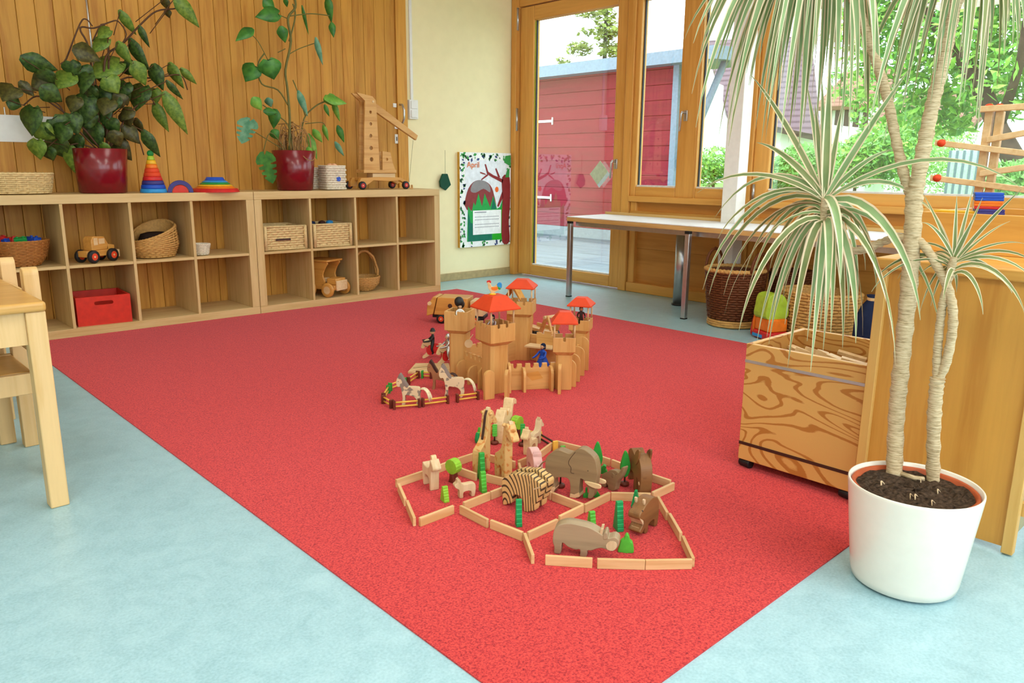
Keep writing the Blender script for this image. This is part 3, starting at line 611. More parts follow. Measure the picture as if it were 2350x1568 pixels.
# ------------------------------------------------------------------ wicker
def wicker(par, prof, rows, nst, rt, mat, shape=None, rim=None, rimmat=None, stakes=True, base=True, liner=0.92, tilt=None):
    # prof: [(rx, ry, z)] from bottom to top; shape(angle) -> unit outline point
    if shape is None: shape = lambda a: (math.cos(a), math.sin(a))
    z0, z1 = prof[0][2], prof[-1][2]
    def at(z):
        for i in range(len(prof)-1):
            a, b = prof[i], prof[i+1]
            if z <= b[2] or i == len(prof)-2:
                t = (z-a[2])/max(b[2]-a[2], 1e-6); return a[0]+(b[0]-a[0])*t, a[1]+(b[1]-a[1])*t
    tf = tilt if tilt else (lambda a, f: 0.0)
    g = G()
    for r in range(rows):
        f = (r+0.5)/rows; z = z0+(z1-z0)*f; rx, ry = at(z); pts = []
        for k in range(nst):
            a = 2*math.pi*(k+0.5)/nst; u, v = shape(a); off = rt*0.75*(1 if (k+r) % 2 else -1)
            pts.append((u*(rx+off), v*(ry+off), z+tf(a, f)))
        g.tube(pts, (z1-z0)/rows*0.56, 5, closed=True)
    stuff(g.done('weave', MT[mat], par))
    if stakes:
        g = G()
        for k in range(0, nst, 2):
            a = 2*math.pi*(k+0.5)/nst; u, v = shape(a); pts = []
            for i in range(5):
                f = i/4; z = z0+(z1-z0)*f; rx, ry = at(z); pts.append((u*(rx+rt*0.5), v*(ry+rt*0.5), z+tf(a, f)))
            g.tube(pts, rt*0.75, 4)
        stuff(g.done('stakes', MT[mat], par))
    g = G(); n = 40; ring = []
    for i in range(5):
        f = i/4; z = z0+(z1-z0)*f; rx, ry = at(z)
        for k in range(n): a = 2*math.pi*k/n; u, v = shape(a); ring.append((u*(rx-rt*1.6), v*(ry-rt*1.6), z+0.002+tf(a, f)))
    fs = [(i*n+k, i*n+(k+1) % n, (i+1)*n+(k+1) % n, (i+1)*n+k) for i in range(4) for k in range(n)]; fs.append(tuple(range(n)))
    g.add(ring, fs).done('lining', MT[mat], par)
    if rim:
        rx, ry = at(z1); g = G()
        for ph in (0, 1):
            pts = []
            for k in range(nst*2):
                a = math.pi*k/nst; u, v = shape(a); s_ = math.sin(k*math.pi/2+ph*math.pi)
                pts.append((u*(rx+rim*0.5*s_), v*(ry+rim*0.5*s_), z1+rim*0.6+rim*0.3*math.cos(k*math.pi/2+ph*math.pi)+tf(a, 1)))
            g.tube(pts, rim*0.75, 6, closed=True)
        g.done('rim', MT[rimmat or mat], par)
def rrect(a, p=6):
    c, s = math.cos(a), math.sin(a); d = (abs(c)**p+abs(s)**p)**(1/p); return (c/d, s/d)
ST = 0.7902
def onshelf(px, py, z=ST): p = F(px, py, z); return p
def cell(k, row, side):   # centre x of a cell, floor z
    x0 = -1.488 if side else -2.979; cw = (1.488-0.1-0.048)/4
    return x0+0.05+cw*(k+0.5)+0.016*k, (0.4032 if row else 0.0502)
# 1 tray basket on the shelf top
b = thing('tray_basket', 'shallow oval pale wicker tray at the left end of the shelf top', 'basket', (-2.755, 0.17, ST))
wicker(b, [(0.165, 0.11, 0.004), (0.185, 0.125, 0.105)], 10, 44, 0.0045, 'wickl', rim=0.007)
# baskets in cells
cx, z = cell(0, 1, 0)
b = thing('toy_basket', 'round tan wicker basket of plastic bricks in the upper left cube', 'basket', (cx-0.012, 0.155, z))
wicker(b, [(0.085, 0.085, 0.004), (0.12, 0.11, 0.05), (0.142, 0.125, 0.135)], 15, 40, 0.004, 'wickm', rim=0.006)
brk = [('blue', (-0.062, -0.035), 'blue plastic brick at the left of the round basket'), ('redp', (-0.01, 0.02), 'red plastic brick standing at the back of the round basket'), ('green', (0.0, -0.055), 'green plastic brick at the front of the round basket'),
       ('blue', (0.06, -0.04), 'large blue plastic piece at the right of the round basket'), ('blue', (0.075, 0.03), 'blue plastic piece at the right back of the round basket'), ('redp', (-0.06, 0.04), 'red plastic brick at the left back of the round basket')]
for i, (c, (dx, dy), lb) in enumerate(brk):
    g = G().box((-0.03, -0.02, 0), (0.03, 0.02, 0.035))
    for a in (-0.015, 0.015): g.cyl((a, 0, 0.035), (a, 0, 0.042), 0.007)
    g.xf(Matrix.Rotation(rnd.uniform(-0.5, 0.5), 4, 'Y') @ Matrix.Rotation(rnd.uniform(-0.4, 0.4), 4, 'X'))
    tag(g.done('toy_brick', MT[c], None, (cx-0.012+dx, 0.155+dy, z+0.112+0.006*(i % 3)), rnd.uniform(0, 3), bev=0.002), lb, 'toy brick', 'plastic bricks in the round basket')
g = G()
for i in range(40):
    a = rnd.uniform(0, 6.28); r_ = rnd.uniform(0, .065); g.rbox((r_*math.cos(a), r_*math.sin(a), rnd.uniform(.03, .095)), (.05, .03, .025), Matrix.Rotation(rnd.uniform(0, 3), 3, 'Z'), rnd.randrange(3))
tag(stuff(g.done('brick_heap', [MT['blue'], MT['redp'], MT['green']], None, (cx-0.012, 0.155, z))), 'heap of plastic bricks filling the bottom of the round basket', 'toy bricks')
cx, z = cell(2, 1, 0)
b = thing('bread_basket', 'honey wicker basket with a scooped front and dark cloth inside', 'basket', (cx-0.01, 0.15, z), 0)
wicker(b, [(0.105, 0.095, 0.004), (0.135, 0.115, 0.07), (0.125, 0.11, 0.145)], 12, 40, 0.005, 'wick', rim=0.0075, tilt=lambda a, f: f*f*(0.055*math.cos(a-0.6)+0.02*abs(math.sin(a*1.0))))
tag(G().lathe([(0.0, 0.10), (0.05, 0.115), (0.085, 0.105), (0.10, 0.07), (0.09, 0.03)], 20, sx=1, sy=0.9).done('cloth_bundle', MT['dark'], None, (cx+0.005, 0.16, z+0.035)), 'dark brown cloth bundle inside the scooped basket', 'cloth')
cx, z = cell(3, 1, 0)
b = thing('small_basket', 'small whitewashed basket at the left of the fourth upper cube', 'basket', (cx-0.105, 0.085, z))
wicker(b, [(0.038, 0.038, 0.003), (0.052, 0.052, 0.066)], 8, 28, 0.003, 'wickw', rim=0.0045)
def drawer_basket(cx, z, y, lb, rz=0):
    b = thing('wicker_drawer', lb, 'basket', (cx, y, z), rz); wx, wy, h = 0.155, 0.14, 0.165
    sh = rrect
    wicker(b, [(wx-0.014, wy-0.014, 0.014), (wx-0.012, wy-0.012, h-0.014)], 9, 44, 0.005, 'wickl', shape=lambda a: rrect(a, 14), liner=0.9)
    g = G()
    for zz in (0.009, h-0.009): g.tube([(wx*u-0.01*u, wy*v-0.01*v, zz) for u, v in ((-1,-1),(1,-1),(1,1),(-1,1))], 0.009, 8, closed=True)
    for u, v in ((-1,-1),(1,-1),(1,1),(-1,1)): g.cyl((u*(wx-0.011), v*(wy-0.011), 0.006), (u*(wx-0.011), v*(wy-0.011), h-0.006), 0.011)
    g.done('cane_frame', MT['wickl'], b); return b
c1, z = cell(0, 1, 1); db1 = drawer_basket(c1+0.0, z, 0.155, 'pale rectangular wicker drawer in the leftmost upper cube of the right shelf')
G().box((-0.075, -0.1385, 0.066), (0.03, -0.134, 0.078)).done('paper_tag', MT['dkbrown'], db1)
c2, z = cell(1, 1, 1); drawer_basket(c2-0.004, z, 0.15, 'pale rectangular wicker drawer with things inside, second upper cube of the right shelf', R(2))
for i, (dx, m, lb) in enumerate(((-0.08, 'navy', 'dark toy piece at the left in the second wicker drawer'), (0.0, 'dkbrown', 'brown toy piece in the middle of the second wicker drawer'), (0.06, 'ltblue', 'small light blue toy piece poking out of the second wicker drawer'))):
    tag(G().lathe([(0.0, 0), (0.022, 0.01), (0.026, 0.12), (0.02, 0.148), (0, 0.155)], 12, sx=1.2).done('toy_piece', MT[m], None, (c2-0.004+dx, 0.16, z+0.022)), lb, 'toy')
c3, z = cell(2, 0, 1)
b = thing('handled_basket', 'tan wicker basket with one tall arched handle, lower cube of the right shelf', 'basket', (c3-0.034, 0.15, z))
wicker(b, [(0.06, 0.06, 0.004), (0.108, 0.105, 0.055), (0.115, 0.115, 0.10)], 10, 40, 0.004, 'wick', rim=0.006)
hp = [(0.118*math.cos(R(q)), 0.0, 0.10+0.195*math.sin(R(q))) for q in range(-10, 191, 12)]
g = G()
for k in (-1, 1): g.tube([(p[0]+0.004*math.sin(i*2.2)*k, p[1]+k*0.009+0.003*math.cos(i*2.2), p[2]) for i, p in enumerate(hp)], 0.0095, 7)
g.done('handle', MT['wick'], b)
# red box
cx, z = cell(1, 0, 0)
b = thing('red_box', 'red wooden box with a slot handle in the lower second cube of the left shelf', 'box', (cx+0.015, 0.0, z)); wx, dp, h = 0.142, 0.30, 0.165
outer = [(-wx, 0), (wx, 0), (wx, h), (0.05, h), (0.05, h-0.002), (-0.05, h-0.002), (-0.05, h), (-wx, h)]
# front board with a real slot: four pieces around the opening joined into one board
g = G().box((-wx, 0.012, 0), (wx, 0.024, h-0.05)).box((-wx, 0.012, h-0.028), (wx, 0.024, h)).box((-wx, 0.012, h-0.05), (-0.05, 0.024, h-0.028)).box((0.05, 0.012, h-0.05), (wx, 0.024, h-0.028))
for sx in (-1, 1):
    arc = [(sx*0.05, h-0.05), (sx*0.05, h-0.028)] + [(sx*(0.039+0.011*math.sin(R(q))), h-0.039+0.011*math.cos(R(q))) for q in range(0, 181, 20)]
    g.prism([(sx*0.05, h-0.028)] + [(sx*(0.039+0.011*math.sin(R(q))), h-0.039+0.011*math.cos(R(q))) for q in range(0, 91, 15)], 0.012, 0.024, 'y')
    g.prism([(sx*0.05, h-0.05)] + [(sx*(0.039+0.011*math.sin(R(q))), h-0.039+0.011*math.cos(R(q))) for q in range(180, 89, -15)], 0.012, 0.024, 'y')
g.done('front_board', MT['redbox'], b)
for a in (-wx, wx-0.012): G().box((a, 0.0242, 0), (a+0.012, dp, h)).done('side_board', MT['redbox'], b, bev=0.001)
G().box((-wx+0.0122, dp-0.012, 0), (wx-0.0122, dp, h)).done('back_board', MT['redbox'], b, bev=0.001); G().box((-wx+0.0122, 0.0242, 0.001), (wx-0.0122, dp-0.0122, 0.01)).done('bottom_board', MT['redbox'], b)
b.rotation_euler = (0, 0, R(-4)); b.location = (cx-0.009, 0.012, z)
# wooden loader in the upper second cube
def wheel(par, c, r, w_, tyre='black', hub='red', rz=0, ax='x'):
    d = {'x': V(1, 0, 0), 'y': V(0, 1, 0)}[ax]; c = Vector(c)
    o = G().lathe([(r*0.55, -w_/2), (r*0.92, -w_/2), (r, -w_/3), (r, w_/3), (r*0.92, w_/2), (r*0.55, w_/2)], 20).xf(Matrix.Translation(c) @ (Matrix.Rotation(R(90), 4, 'Y') if ax == 'x' else Matrix.Rotation(R(90), 4, 'X'))).done('wheel', MT[tyre], par)
    h = G().cyl(c-d*(w_*0.48), c+d*(w_*0.48), r*0.56, n=16); h.cyl(c-d*(w_*0.56), c+d*(w_*0.56), r*0.16, n=10, mi=1); h.done('hub', [MT[hub], MT['toyl']], o); return o
cx, z = cell(1, 1, 0)
t = thing('toy_loader', 'wooden toy loader with black wheels and red hubs in the upper cube', 'toy vehicle', (cx+0.005, 0.10, z), R(28))
G().box((-0.10, -0.035, 0.035), (0.10, 0.035, 0.07)).done('chassis', MT['toyo'], t, bev=0.004)
G().prism([(-0.06, 0.07), (0.045, 0.07), (0.055, 0.10), (0.03, 0.145), (-0.045, 0.15), (-0.06, 0.13)], -0.032, 0.032, 'y').done('cab', MT['toyo'], t, bev=0.004)
G().box((-0.01, -0.0335, 0.105), (0.03, -0.032, 0.135)).box((-0.045, -0.0335, 0.10), (-0.018, -0.032, 0.14)).done('cab_window', MT['toyl'], t)
G().prism([(0.055, 0.07), (0.10, 0.07), (0.10, 0.092), (0.055, 0.10)], -0.03, 0.03, 'y').done('bonnet', MT['toyo'], t, bev=0.004)
G().box((0.10, -0.05, 0.022), (0.115, 0.05, 0.065)).done('shovel', MT['toyl'], t, bev=0.003)
for a in (-0.07, 0.065):
    for yy in (-0.047, 0.047): wheel(t, (a, yy, 0.038), 0.037, 0.022, ax='y')
# wooden jeep/bus in the lower second cube of the right shelf
cx, z = cell(1, 0, 1)
t = thing('toy_car', 'open wooden toy car with plain wooden wheels in the lower cube', 'toy vehicle', (cx+0.0, 0.145, z), R(-68))
G().box((-0.11, -0.075, 0.05), (0.13, 0.075, 0.085)).done('chassis', MT['toyo'], t, bev=0.005)
for yy in (-0.075, 0.062):
    G().prism(crom([(-0.10, 0.085), (0.02, 0.085), (0.045, 0.105), (0.03, 0.15), (0.05, 0.20), (0.07, 0.245), (-0.10, 0.245), (-0.10, 0.16)], 3), yy, yy+0.013, 'y').done('side_panel', MT['toyo'], t, bev=0.003)
G().box((-0.105, -0.0615, 0.085), (-0.093, 0.0615, 0.24)).done('back_panel', MT['toyo'], t, bev=0.002)
G().box((-0.115, -0.088, 0.246), (0.085, 0.088, 0.26)).done('roof', MT['toyo'], t, bev=0.004)
G().box((0.05, -0.055, 0.0855), (0.13, 0.055, 0.13)).done('bonnet', MT['toyo'], t, bev=0.006); G().box((0.13, -0.06, 0.045), (0.142, 0.06, 0.115)).done('radiator', MT['toyl'], t, bev=0.004)
G().box((-0.05, -0.055, 0.0855), (-0.01, 0.055, 0.12)).done('seat', MT['toyl'], t, bev=0.005)
for a in (-0.07, 0.085):
    for yy in (-0.093, 0.093): wheel(t, (a, yy, 0.052), 0.051, 0.02, 'toyo', 'toyl', ax='y')
# ------------------------------------------------------------------ things on the shelf top
def potround(name, label, cat, loc, r0, r1, h, mat):
    t = thing(name, label, cat, loc)
    G().lathe([(r0*0.9, 0.0), (r0, 0.004), (r1, h), (r1*0.97, h+0.002), (r1*0.94, h), (r1*0.92, h-0.03)], 36, capb=True).done('pot', MT[mat], t)
    G().lathe([(0.0, h-0.028), (r1*0.5, h-0.024), (r1*0.915, h-0.03)], 24).done('soil', MT['soil'], t); return t
p1 = PY(238, 441, 0.17)
bego = potround('begonia_plant', 'big bushy dark-leaved begonia in a dark red pot on the left shelf', 'plant', (p1.x, 0.17, ST), 0.125, 0.146, 0.248, 'potr')
p2_ = PY(678, 437, 0.17)
mons = potround('monstera_plant', 'tall leggy monstera in a dark red pot on the right shelf', 'plant', (p2_.x, 0.17, ST), 0.118, 0.142, 0.262, 'potr')
# rainbow pyramid
pp = PY(353, 441, 0.10)
t = thing('stacking_pyramid', 'tall rainbow stacking pyramid beside the begonia pot', 'toy', (pp.x, 0.10, ST))
cols = ['ltblue', 'blue', 'indigo', 'redp', 'red', 'red', 'orange', 'yel', 'lime']
r = 0.076; zz = 0.0
for i, c in enumerate(cols):
    h = 0.0235; r2 = r-0.0068; G().lathe([(r*0.96, zz), (r, zz+0.003), (r2+0.002, zz+h-0.002), (r2-0.002, zz+h)], 28, capb=True, capt=True).done('ring', MT[c], t); zz += h+0.0002; r = r2
G().ball((0, 0, zz+0.014), 0.019, 16, 10).done('knob', MT['green'], t)
pp = PY(412, 441, 0.06)
t = thing('rainbow_arch', 'small blue wooden arch with a red half disc inside', 'toy', (pp.x+0.01, 0.07, ST), R(-20))
def arch(r0, r1): return [(r1*math.cos(R(a)), r1*math.sin(R(a))) for a in range(0, 181, 10)] + [(r0*math.cos(R(a)), r0*math.sin(R(a))) for a in range(180, -1, -10)]
G().prism(arch(0.047, 0.072), -0.04, 0.04, 'y').done('blue_arch', MT['indigo'], t, bev=0.002)
G().prism([(0.045*math.cos(R(a)), 0.045*math.sin(R(a))) for a in range(0, 181, 10)], -0.04, 0.03, 'y').done('red_half_disc', MT['redbox'], t, bev=0.002)
pp = PY(495, 440, 0.10)
t = thing('rainbow_bowls', 'flat stepped stack of rainbow rings on the shelf between the plants', 'toy', (pp.x, 0.10, ST))
zz = 0
for r_, h, c in ((0.145, 0.022, 'redp'), (0.118, 0.013, 'orange'), (0.105, 0.011, 'yel'), (0.092, 0.012, 'green'), (0.078, 0.011, 'ltblue'), (0.062, 0.02, 'blue')):
    G().lathe([(r_, zz), (r_-0.002, zz+0.002), (r_-0.012, zz+h-0.002), (r_-0.016, zz+h)], 32, capb=True, capt=True).done('ring', MT[c], t); zz += h+0.0002
# white baskets
def cubebasket(cx, cy, w_, h, lb, rz, dot):
    b = thing('white_basket', lb, 'basket', (cx, cy, ST), rz)
    wicker(b, [(w_, w_, 0.004), (w_*1.03, w_*1.03, h)], 10, 40, 0.004, 'wickw', shape=lambda a: rrect(a, 10), rim=0.006)
    if dot: G().cyl((0.01, -w_*1.03-0.009, h*0.48), (0.01, -w_*1.03-0.003, h*0.48), 0.016, n=20).done('blue_dot', MT['blue'], b)
    return b
pa = PY(766, 435, 0.08); pb_ = PY(737, 434, 0.20)
cubebasket(pa.x+0.012, 0.115, 0.068, 0.160, 'white cube basket with a blue dot on the shelf top', R(-4), True)
cubebasket(pa.x-0.085, 0.30, 0.066, 0.145, 'plain white cube basket standing behind the one with the blue dot', R(-4), False)
for i in range(4): tag(G().ball((0, 0, 0), (0.024, 0.024, 0.022), 14, 9).done('felt_ball', plain('apricot_felt', '#f0b48a', 0.9) if i == 0 else bpy.data.materials['apricot_felt'], None, (pa.x-0.018+0.021*i, 0.105+0.02*(i % 2), ST+0.15+0.010*(i in (1, 2)))), ('leftmost', 'second from the left', 'third from the left', 'rightmost')[i]+' of the apricot soft balls in the basket with the blue dot', 'ball', 'apricot balls in the white basket')
tag(stuff(G().lathe([(0, 0.10), (0.045, 0.11), (0.055, 0.09), (0.05, 0.02)], 16).done('basket_filling', MT['wickw'], None, (pa.x+0.012, 0.115, ST+0.012))), 'white wool filling under the apricot balls', 'filling')
# toy crane
pc = PY(862, 432, 0.17)
t = thing('toy_crane', 'tall wooden toy crane with a perforated mast on the right end of the shelf', 'toy crane', (pc.x+0.02, 0.17, ST))
def kp(px, py): v = PY(px, py, 0.17); return (v.x-t.location.x, v.z-ST)
def poly_with_holes(g, poly, holes, y0, y1):
    # plate cut by real round holes: bridge polygon
    from mathutils.geometry import tessellate_polygon
    loops = [[Vector((a, 0, b)) for a, b in poly]] + [[Vector((c[0]+c[2]*math.cos(2*math.pi*k/14), 0, c[1]+c[2]*math.sin(2*math.pi*k/14))) for k in range(14)] for c in holes]
    tris = tessellate_polygon([[(v.x, v.z, 0) for v in lp] for lp in loops]); flat = [v for lp in loops for v in lp]; n = len(flat)
    g.add([(v.x, y0, v.z) for v in flat] + [(v.x, y1, v.z) for v in flat], [tuple(q) for q in tris] + [tuple(i+n for i in q) for q in tris])
    o = len(g.v)-2*n; k0 = 0
    for lp in loops:
        m = len(lp); g.f += [[o+k0+i, o+k0+(i+1) % m, o+n+k0+(i+1) % m, o+n+k0+i] for i in range(m)]; g.mi += [0]*m; g.sm += [False]*m; k0 += m
mast = [kp(829, 393), kp(865, 393), kp(856, 232), kp(848, 222), kp(812, 213), kp(815, 217), kp(831, 232), kp(829, 300)]
holes = [(*kp(843.5, 258), 0.0105), (*kp(844, 285), 0.0115), (*kp(844, 312), 0.0125), (*kp(845, 340), 0.0145), (*kp(846, 366), 0.0155)]
for yy in (-0.04, 0.026):
    g = G(); poly_with_holes(g, mast, holes, yy, yy+0.014); g.done('mast_plate', MT['toyh'], t)
bm_ = [kp(850, 229), kp(957, 311), kp(953, 322), kp(850, 250)]
G().prism([(a, b) for a, b in bm_], -0.014, 0.012, 'y').done('boom', MT['toyh'], t, bev=0.003)
a_, b_ = kp(849, 234); G().cyl((a_, -0.045, b_), (a_, 0.045, b_), 0.009).done('pivot_pin', MT['toyl'], t)
cabp = [kp(870, 392), kp(900, 392), kp(893, 372), kp(888, 350), kp(870, 347)]
g = G(); poly_with_holes(g, cabp, [(*kp(880, 366), 0.011)], -0.045, -0.032); g.done('cab_plate', MT['toyh'], t)
g = G(); poly_with_holes(g, cabp, [(*kp(880, 366), 0.011)], 0.030, 0.043); g.done('cab_plate', MT['toyh'], t)
(x0, z0), (x1, z1) = kp(826, 397), kp(900, 390); G().box((x0, -0.055, z0), (x1, 0.055, z1)).done('turntable_board', MT['toyh'], t, bev=0.003)
(x0, z0), (x1, z1) = kp(846, 408), kp(900, 398); G().box((x0+0.01, -0.04, z0), (x1, 0.04, z1)).done('turntable', MT['toyl'], t, bev=0.003)
base = [kp(812, 418), kp(816, 408), kp(858, 406), kp(905, 407), kp(925, 418), kp(921, 424), kp(905, 414), kp(880, 416), kp(845, 414), kp(825, 428), kp(812, 428)]
for yy in (-0.075, 0.045): G().prism(base, yy, yy+0.03, 'y').done('chassis_side', MT['toyo'], t, bev=0.003)
(x0, z0), (x1, z1) = kp(816, 414), kp(918, 408); G().box((x0+0.02, -0.0449, z0), (x1-0.02, 0.0449, z1)).done('chassis', MT['toyo'], t)
for px in (816, 915):
    for yy in (-0.09, 0.09): wheel(t, (kp(px, 420)[0], yy, 0.0295), 0.029, 0.024, 'black', 'redp', ax='y')
hk0 = kp(948, 322); hk1 = kp(939, 420)
G().tube([(hk0[0], 0, hk0[1]), (hk1[0], 0, hk1[1]+0.005)], 0.0012, 5).done('cord', MT['stem'], t)
fx = PY(941, 430, 0.12); fk = thing('crane_fork', 'small wooden fork hook of the toy crane lying on the shelf end', 'toy', (fx.x-0.01, 0.13, ST))
G().box((-0.03, -0.01, 0.0), (0.04, 0.01, 0.008)).done('bar', MT['toyh'], fk, bev=0.002)
for a, h in ((-0.028, 0.06), (0.012, 0.028), (0.036, 0.03)): G().prism([(a-0.004, 0.008), (a+0.004, 0.008), (a+0.002, h), (a-0.004, h)], -0.008, 0.008, 'y').done('tine', MT['toyh'], fk, bev=0.001)
# ------------------------------------------------------------------ leaves
def leaf(par, base, tip, wid, mat, face, fold=0.12, curl=0.1, shape='heart', holes=0):
    base, tip = Vector(base), Vector(tip); d = tip-base; L = d.length; d.normalize()
    n = Vector(face); n = (n-d*n.dot(d)).normalized(); s_ = d.cross(n)
    prof = {'heart': [(-0.10, .34), (0.0, .62), (0.14, .9), (.3, 1), (.5, .88), (.7, .58), (.87, .25), (1.0, 0)],
            'wing': [(-0.06, .25), (0.05, .6), (.2, .95), (.35, 1), (.55, .8), (.75, .48), (.9, .2), (1.0, 0)],
            'lance': [(0, .1), (.12, .6), (.3, 1), (.5, .95), (.7, .7), (.87, .3), (1.0, 0)]}[shape]
    g = G(); vs = []; m = len(prof)
    for t_, w_ in prof:
        c = base+d*(L*t_)-n*(curl*L*t_*t_)
        vs += [c-s_*wid*w_+n*(fold*wid*w_), c, c+s_*wid*w_+n*(fold*wid*w_)]
    if shape == 'heart': vs[1] = tuple(base+d*(L*0.03))
    fs = []
    for i in range(m-1): fs += [(3*i, 3*i+1, 3*i+4, 3*i+3), (3*i+1, 3*i+2, 3*i+5, 3*i+4)]
    th = n*0.0016; k = len(vs); vs2 = [tuple(Vector(v)) for v in vs] + [tuple(Vector(v)-th) for v in vs]
    g.add(vs2, fs+[tuple(i+k for i in f[::-1]) for f in fs], 0, True)
    g.add([vs2[i] for i in range(0, k, 3)] + [vs2[i+k] for i in range(0, k, 3)], [(i, i+1, m+i+1, m+i) for i in range(m-1)])
    g.add([vs2[i] for i in range(2, k, 3)] + [vs2[i+k] for i in range(2, k, 3)], [(i, i+1, m+i+1, m+i) for i in range(m-1)])
    return g.done('leaf', MT[mat], par)
def splitleaf(par, base, tip, wid, mat, face):
    base, tip = Vector(base), Vector(tip); d = tip-base; L = d.length; d.normalize(); n = Vector(face); n = (n-d*n.dot(d)).normalized(); s_ = d.cross(n)
    pts = []
    out = [(-.08, .3), (.05, .75), (.2, .95)]
    for a in (.3, .48, .66): out += [(a, .98*(1.1-a*.6)), (a+.03, .35), (a+.07, .35), (a+.10, .95*(1.1-a*.7))]
    out += [(.9, .3), (1, 0)]
    side = [(t_, w_) for t_, w_ in out]
    loop = [(t_, w_) for t_, w_ in side] + [(t_, -w_) for t_, w_ in side[::-1][1:]]
    g = G(); P = [base+d*L*t_+s_*wid*w_+n*(0.1*wid*abs(w_)) for t_, w_ in loop]; C = len(P)
    # fan strips from the midrib
    vs = [*P]; fs = []
    mid = [base+d*L*t_ for t_, w_ in side]; k = len(side); vs += mid
    for i in range(k-1): fs.append((i, i+1, C+i+1, C+i)); j = C-1-i
    for i in range(k-1):
        a = (C-i) % C if i else C-0
        pass
    ln = len(loop)
    for i in range(1, k-1): fs.append((ln-i, C+i, C+i+1, ln-i-1))
    g.add(vs, fs, 0, True); g.add([v-n*0.0016 for v in vs], [f[::-1] for f in fs], 0, True); return g.done('leaf', MT[mat], par)
def plant_local(par, px, py, y): p = PY(px, py, y); return Vector((p.x-par.location.x, y-par.location.y, p.z-par.location.z))
VD = (-0.68, -0.70, 0.2)
# begonia: (base, tip, width) in 600x450 crop pixels
bl = [((960, 90), (1090, 290), 30, 'w', 'begl'), ((1115, 210), (1192, 385), 22, 'w', 'beg'), ((1045, 320), (1185, 575), 40, 'w', 'beg'), ((945, 340), (1045, 520), 40, 'w', 'begl'), ((880, 240), (770, 300), 50, 'h', 'begl'), ((860, 310), (725, 415), 50, 'h', 'begl'),
 ((590, 390), (815, 480), 60, 'w', 'begr'), ((175, 465), (470, 570), 55, 'w', 'beg'), ((560, 490), (600, 610), 55, 'h', 'beg'), ((580, 600), (440, 700), 75, 'h', 'begl'), ((710, 590), (650, 740), 60, 'h', 'beg'), ((960, 500), (700, 610), 80, 'h', 'begl'),
 ((990, 490), (1070, 610), 55, 'h', 'beg'), ((1070, 500), (1170, 690), 50, 'w', 'begl'), ((850, 620), (950, 750), 60, 'h', 'begl'), ((1010, 660), (960, 790), 60, 'h', 'beg'), ((1150, 690), (1070, 880), 85, 'h', 'beg'), ((420, 600), (240, 720), 65, 'h', 'begr'), ((330, 700), (505, 820), 55, 'w', 'beg'), ((160, 655), (275, 775), 30, 'w', 'begr'),
 ((120, 700), (10, 800), 80, 'h', 'begr'), ((60, 800), (180, 850), 50, 'h', 'beg'), ((270, 860), (235, 1085), 75, 'h', 'beg'), ((700, 770), (660, 1000), 80, 'h', 'beg'), ((790, 690), (880, 920), 65, 'h', 'beg'), ((560, 910), (620, 1080), 60, 'h', 'beg'), ((740, 990), (790, 1190), 70, 'h', 'beg'), ((420, 950), (560, 1110), 75, 'h', 'beg'),
 ((300, 1010), (440, 1120), 60, 'h', 'begl'), ((300, 1120), (310, 1280), 65, 'h', 'begl'), ((430, 1100), (510, 1270), 75, 'h', 'beg'), ((560, 1170), (625, 1425), 50, 'w', 'begl'), ((640, 1190), (715, 1440), 38, 'w', 'beg'), ((815, 1150), (895, 1240), 32, 'h', 'begl'), ((910, 1110), (1050, 1290), 60, 'w', 'begr'), ((990, 1010), (1120, 1150), 50, 'w', 'begr'),
 ((880, 960), (950, 1060), 50, 'h', 'beg'), ((1090, 950), (1140, 1090), 32, 'w', 'begr'), ((1150, 1050), (1275, 1265), 40, 'w', 'beg'), ((1240, 710), (1250, 830), 42, 'h', 'begl'), ((1240, 830), (1340, 1060), 40, 'w', 'begl'), ((1320, 750), (1505, 1085), 45, 'w', 'begl'), ((1230, 520), (1295, 725), 50, 'w', 'beg'), ((1335, 650), (1465, 805), 22, 'w', 'beg'),
 ((1360, 510), (1460, 715), 40, 'w', 'begl'), ((1450, 550), (1575, 680), 26, 'w', 'begl'), ((1400, -20), (1605, 225), 45, 'w', 'begl'), ((1320, -10), (1335, 80), 34, 'h', 'begr'), ((1340, 80), (1350, 145), 26, 'h', 'begr'), ((1000, 840), (900, 740), 50, 'h', 'begr'), ((930, 770), (890, 900), 55, 'h', 'beg'), ((840, 860), (830, 1010), 50, 'h', 'beg'), ((1060, 880), (960, 960), 45, 'h', 'begr')]
bl += [((830, 560), (900, 690), 60, 'h', 'beg'), ((700, 690), (760, 820), 62, 'h', 'beg'), ((960, 700), (1010, 850), 64, 'h', 'beg'), ((620, 780), (560, 900), 56, 'h', 'begr'), ((880, 800), (820, 920), 60, 'h', 'begr'), ((1000, 900), (1040, 1020), 52, 'h', 'begr'), ((680, 900), (720, 1040), 66, 'h', 'beg'), ((520, 1000), (480, 1150), 66, 'h', 'beg'), ((850, 1000), (870, 1130), 50, 'h', 'begr'), ((380, 1180), (420, 1290), 55, 'h', 'beg'), ((640, 560), (760, 640), 58, 'h', 'beg'), ((350, 560), (420, 680), 60, 'h', 'beg'), ((900, 1050), (960, 1180), 50, 'w', 'begr'), ((600, 1080), (650, 1210), 55, 'h', 'beg')]
k_ = 1/3.485; sc_ = k_*5.35/1767
bg_leaves = []
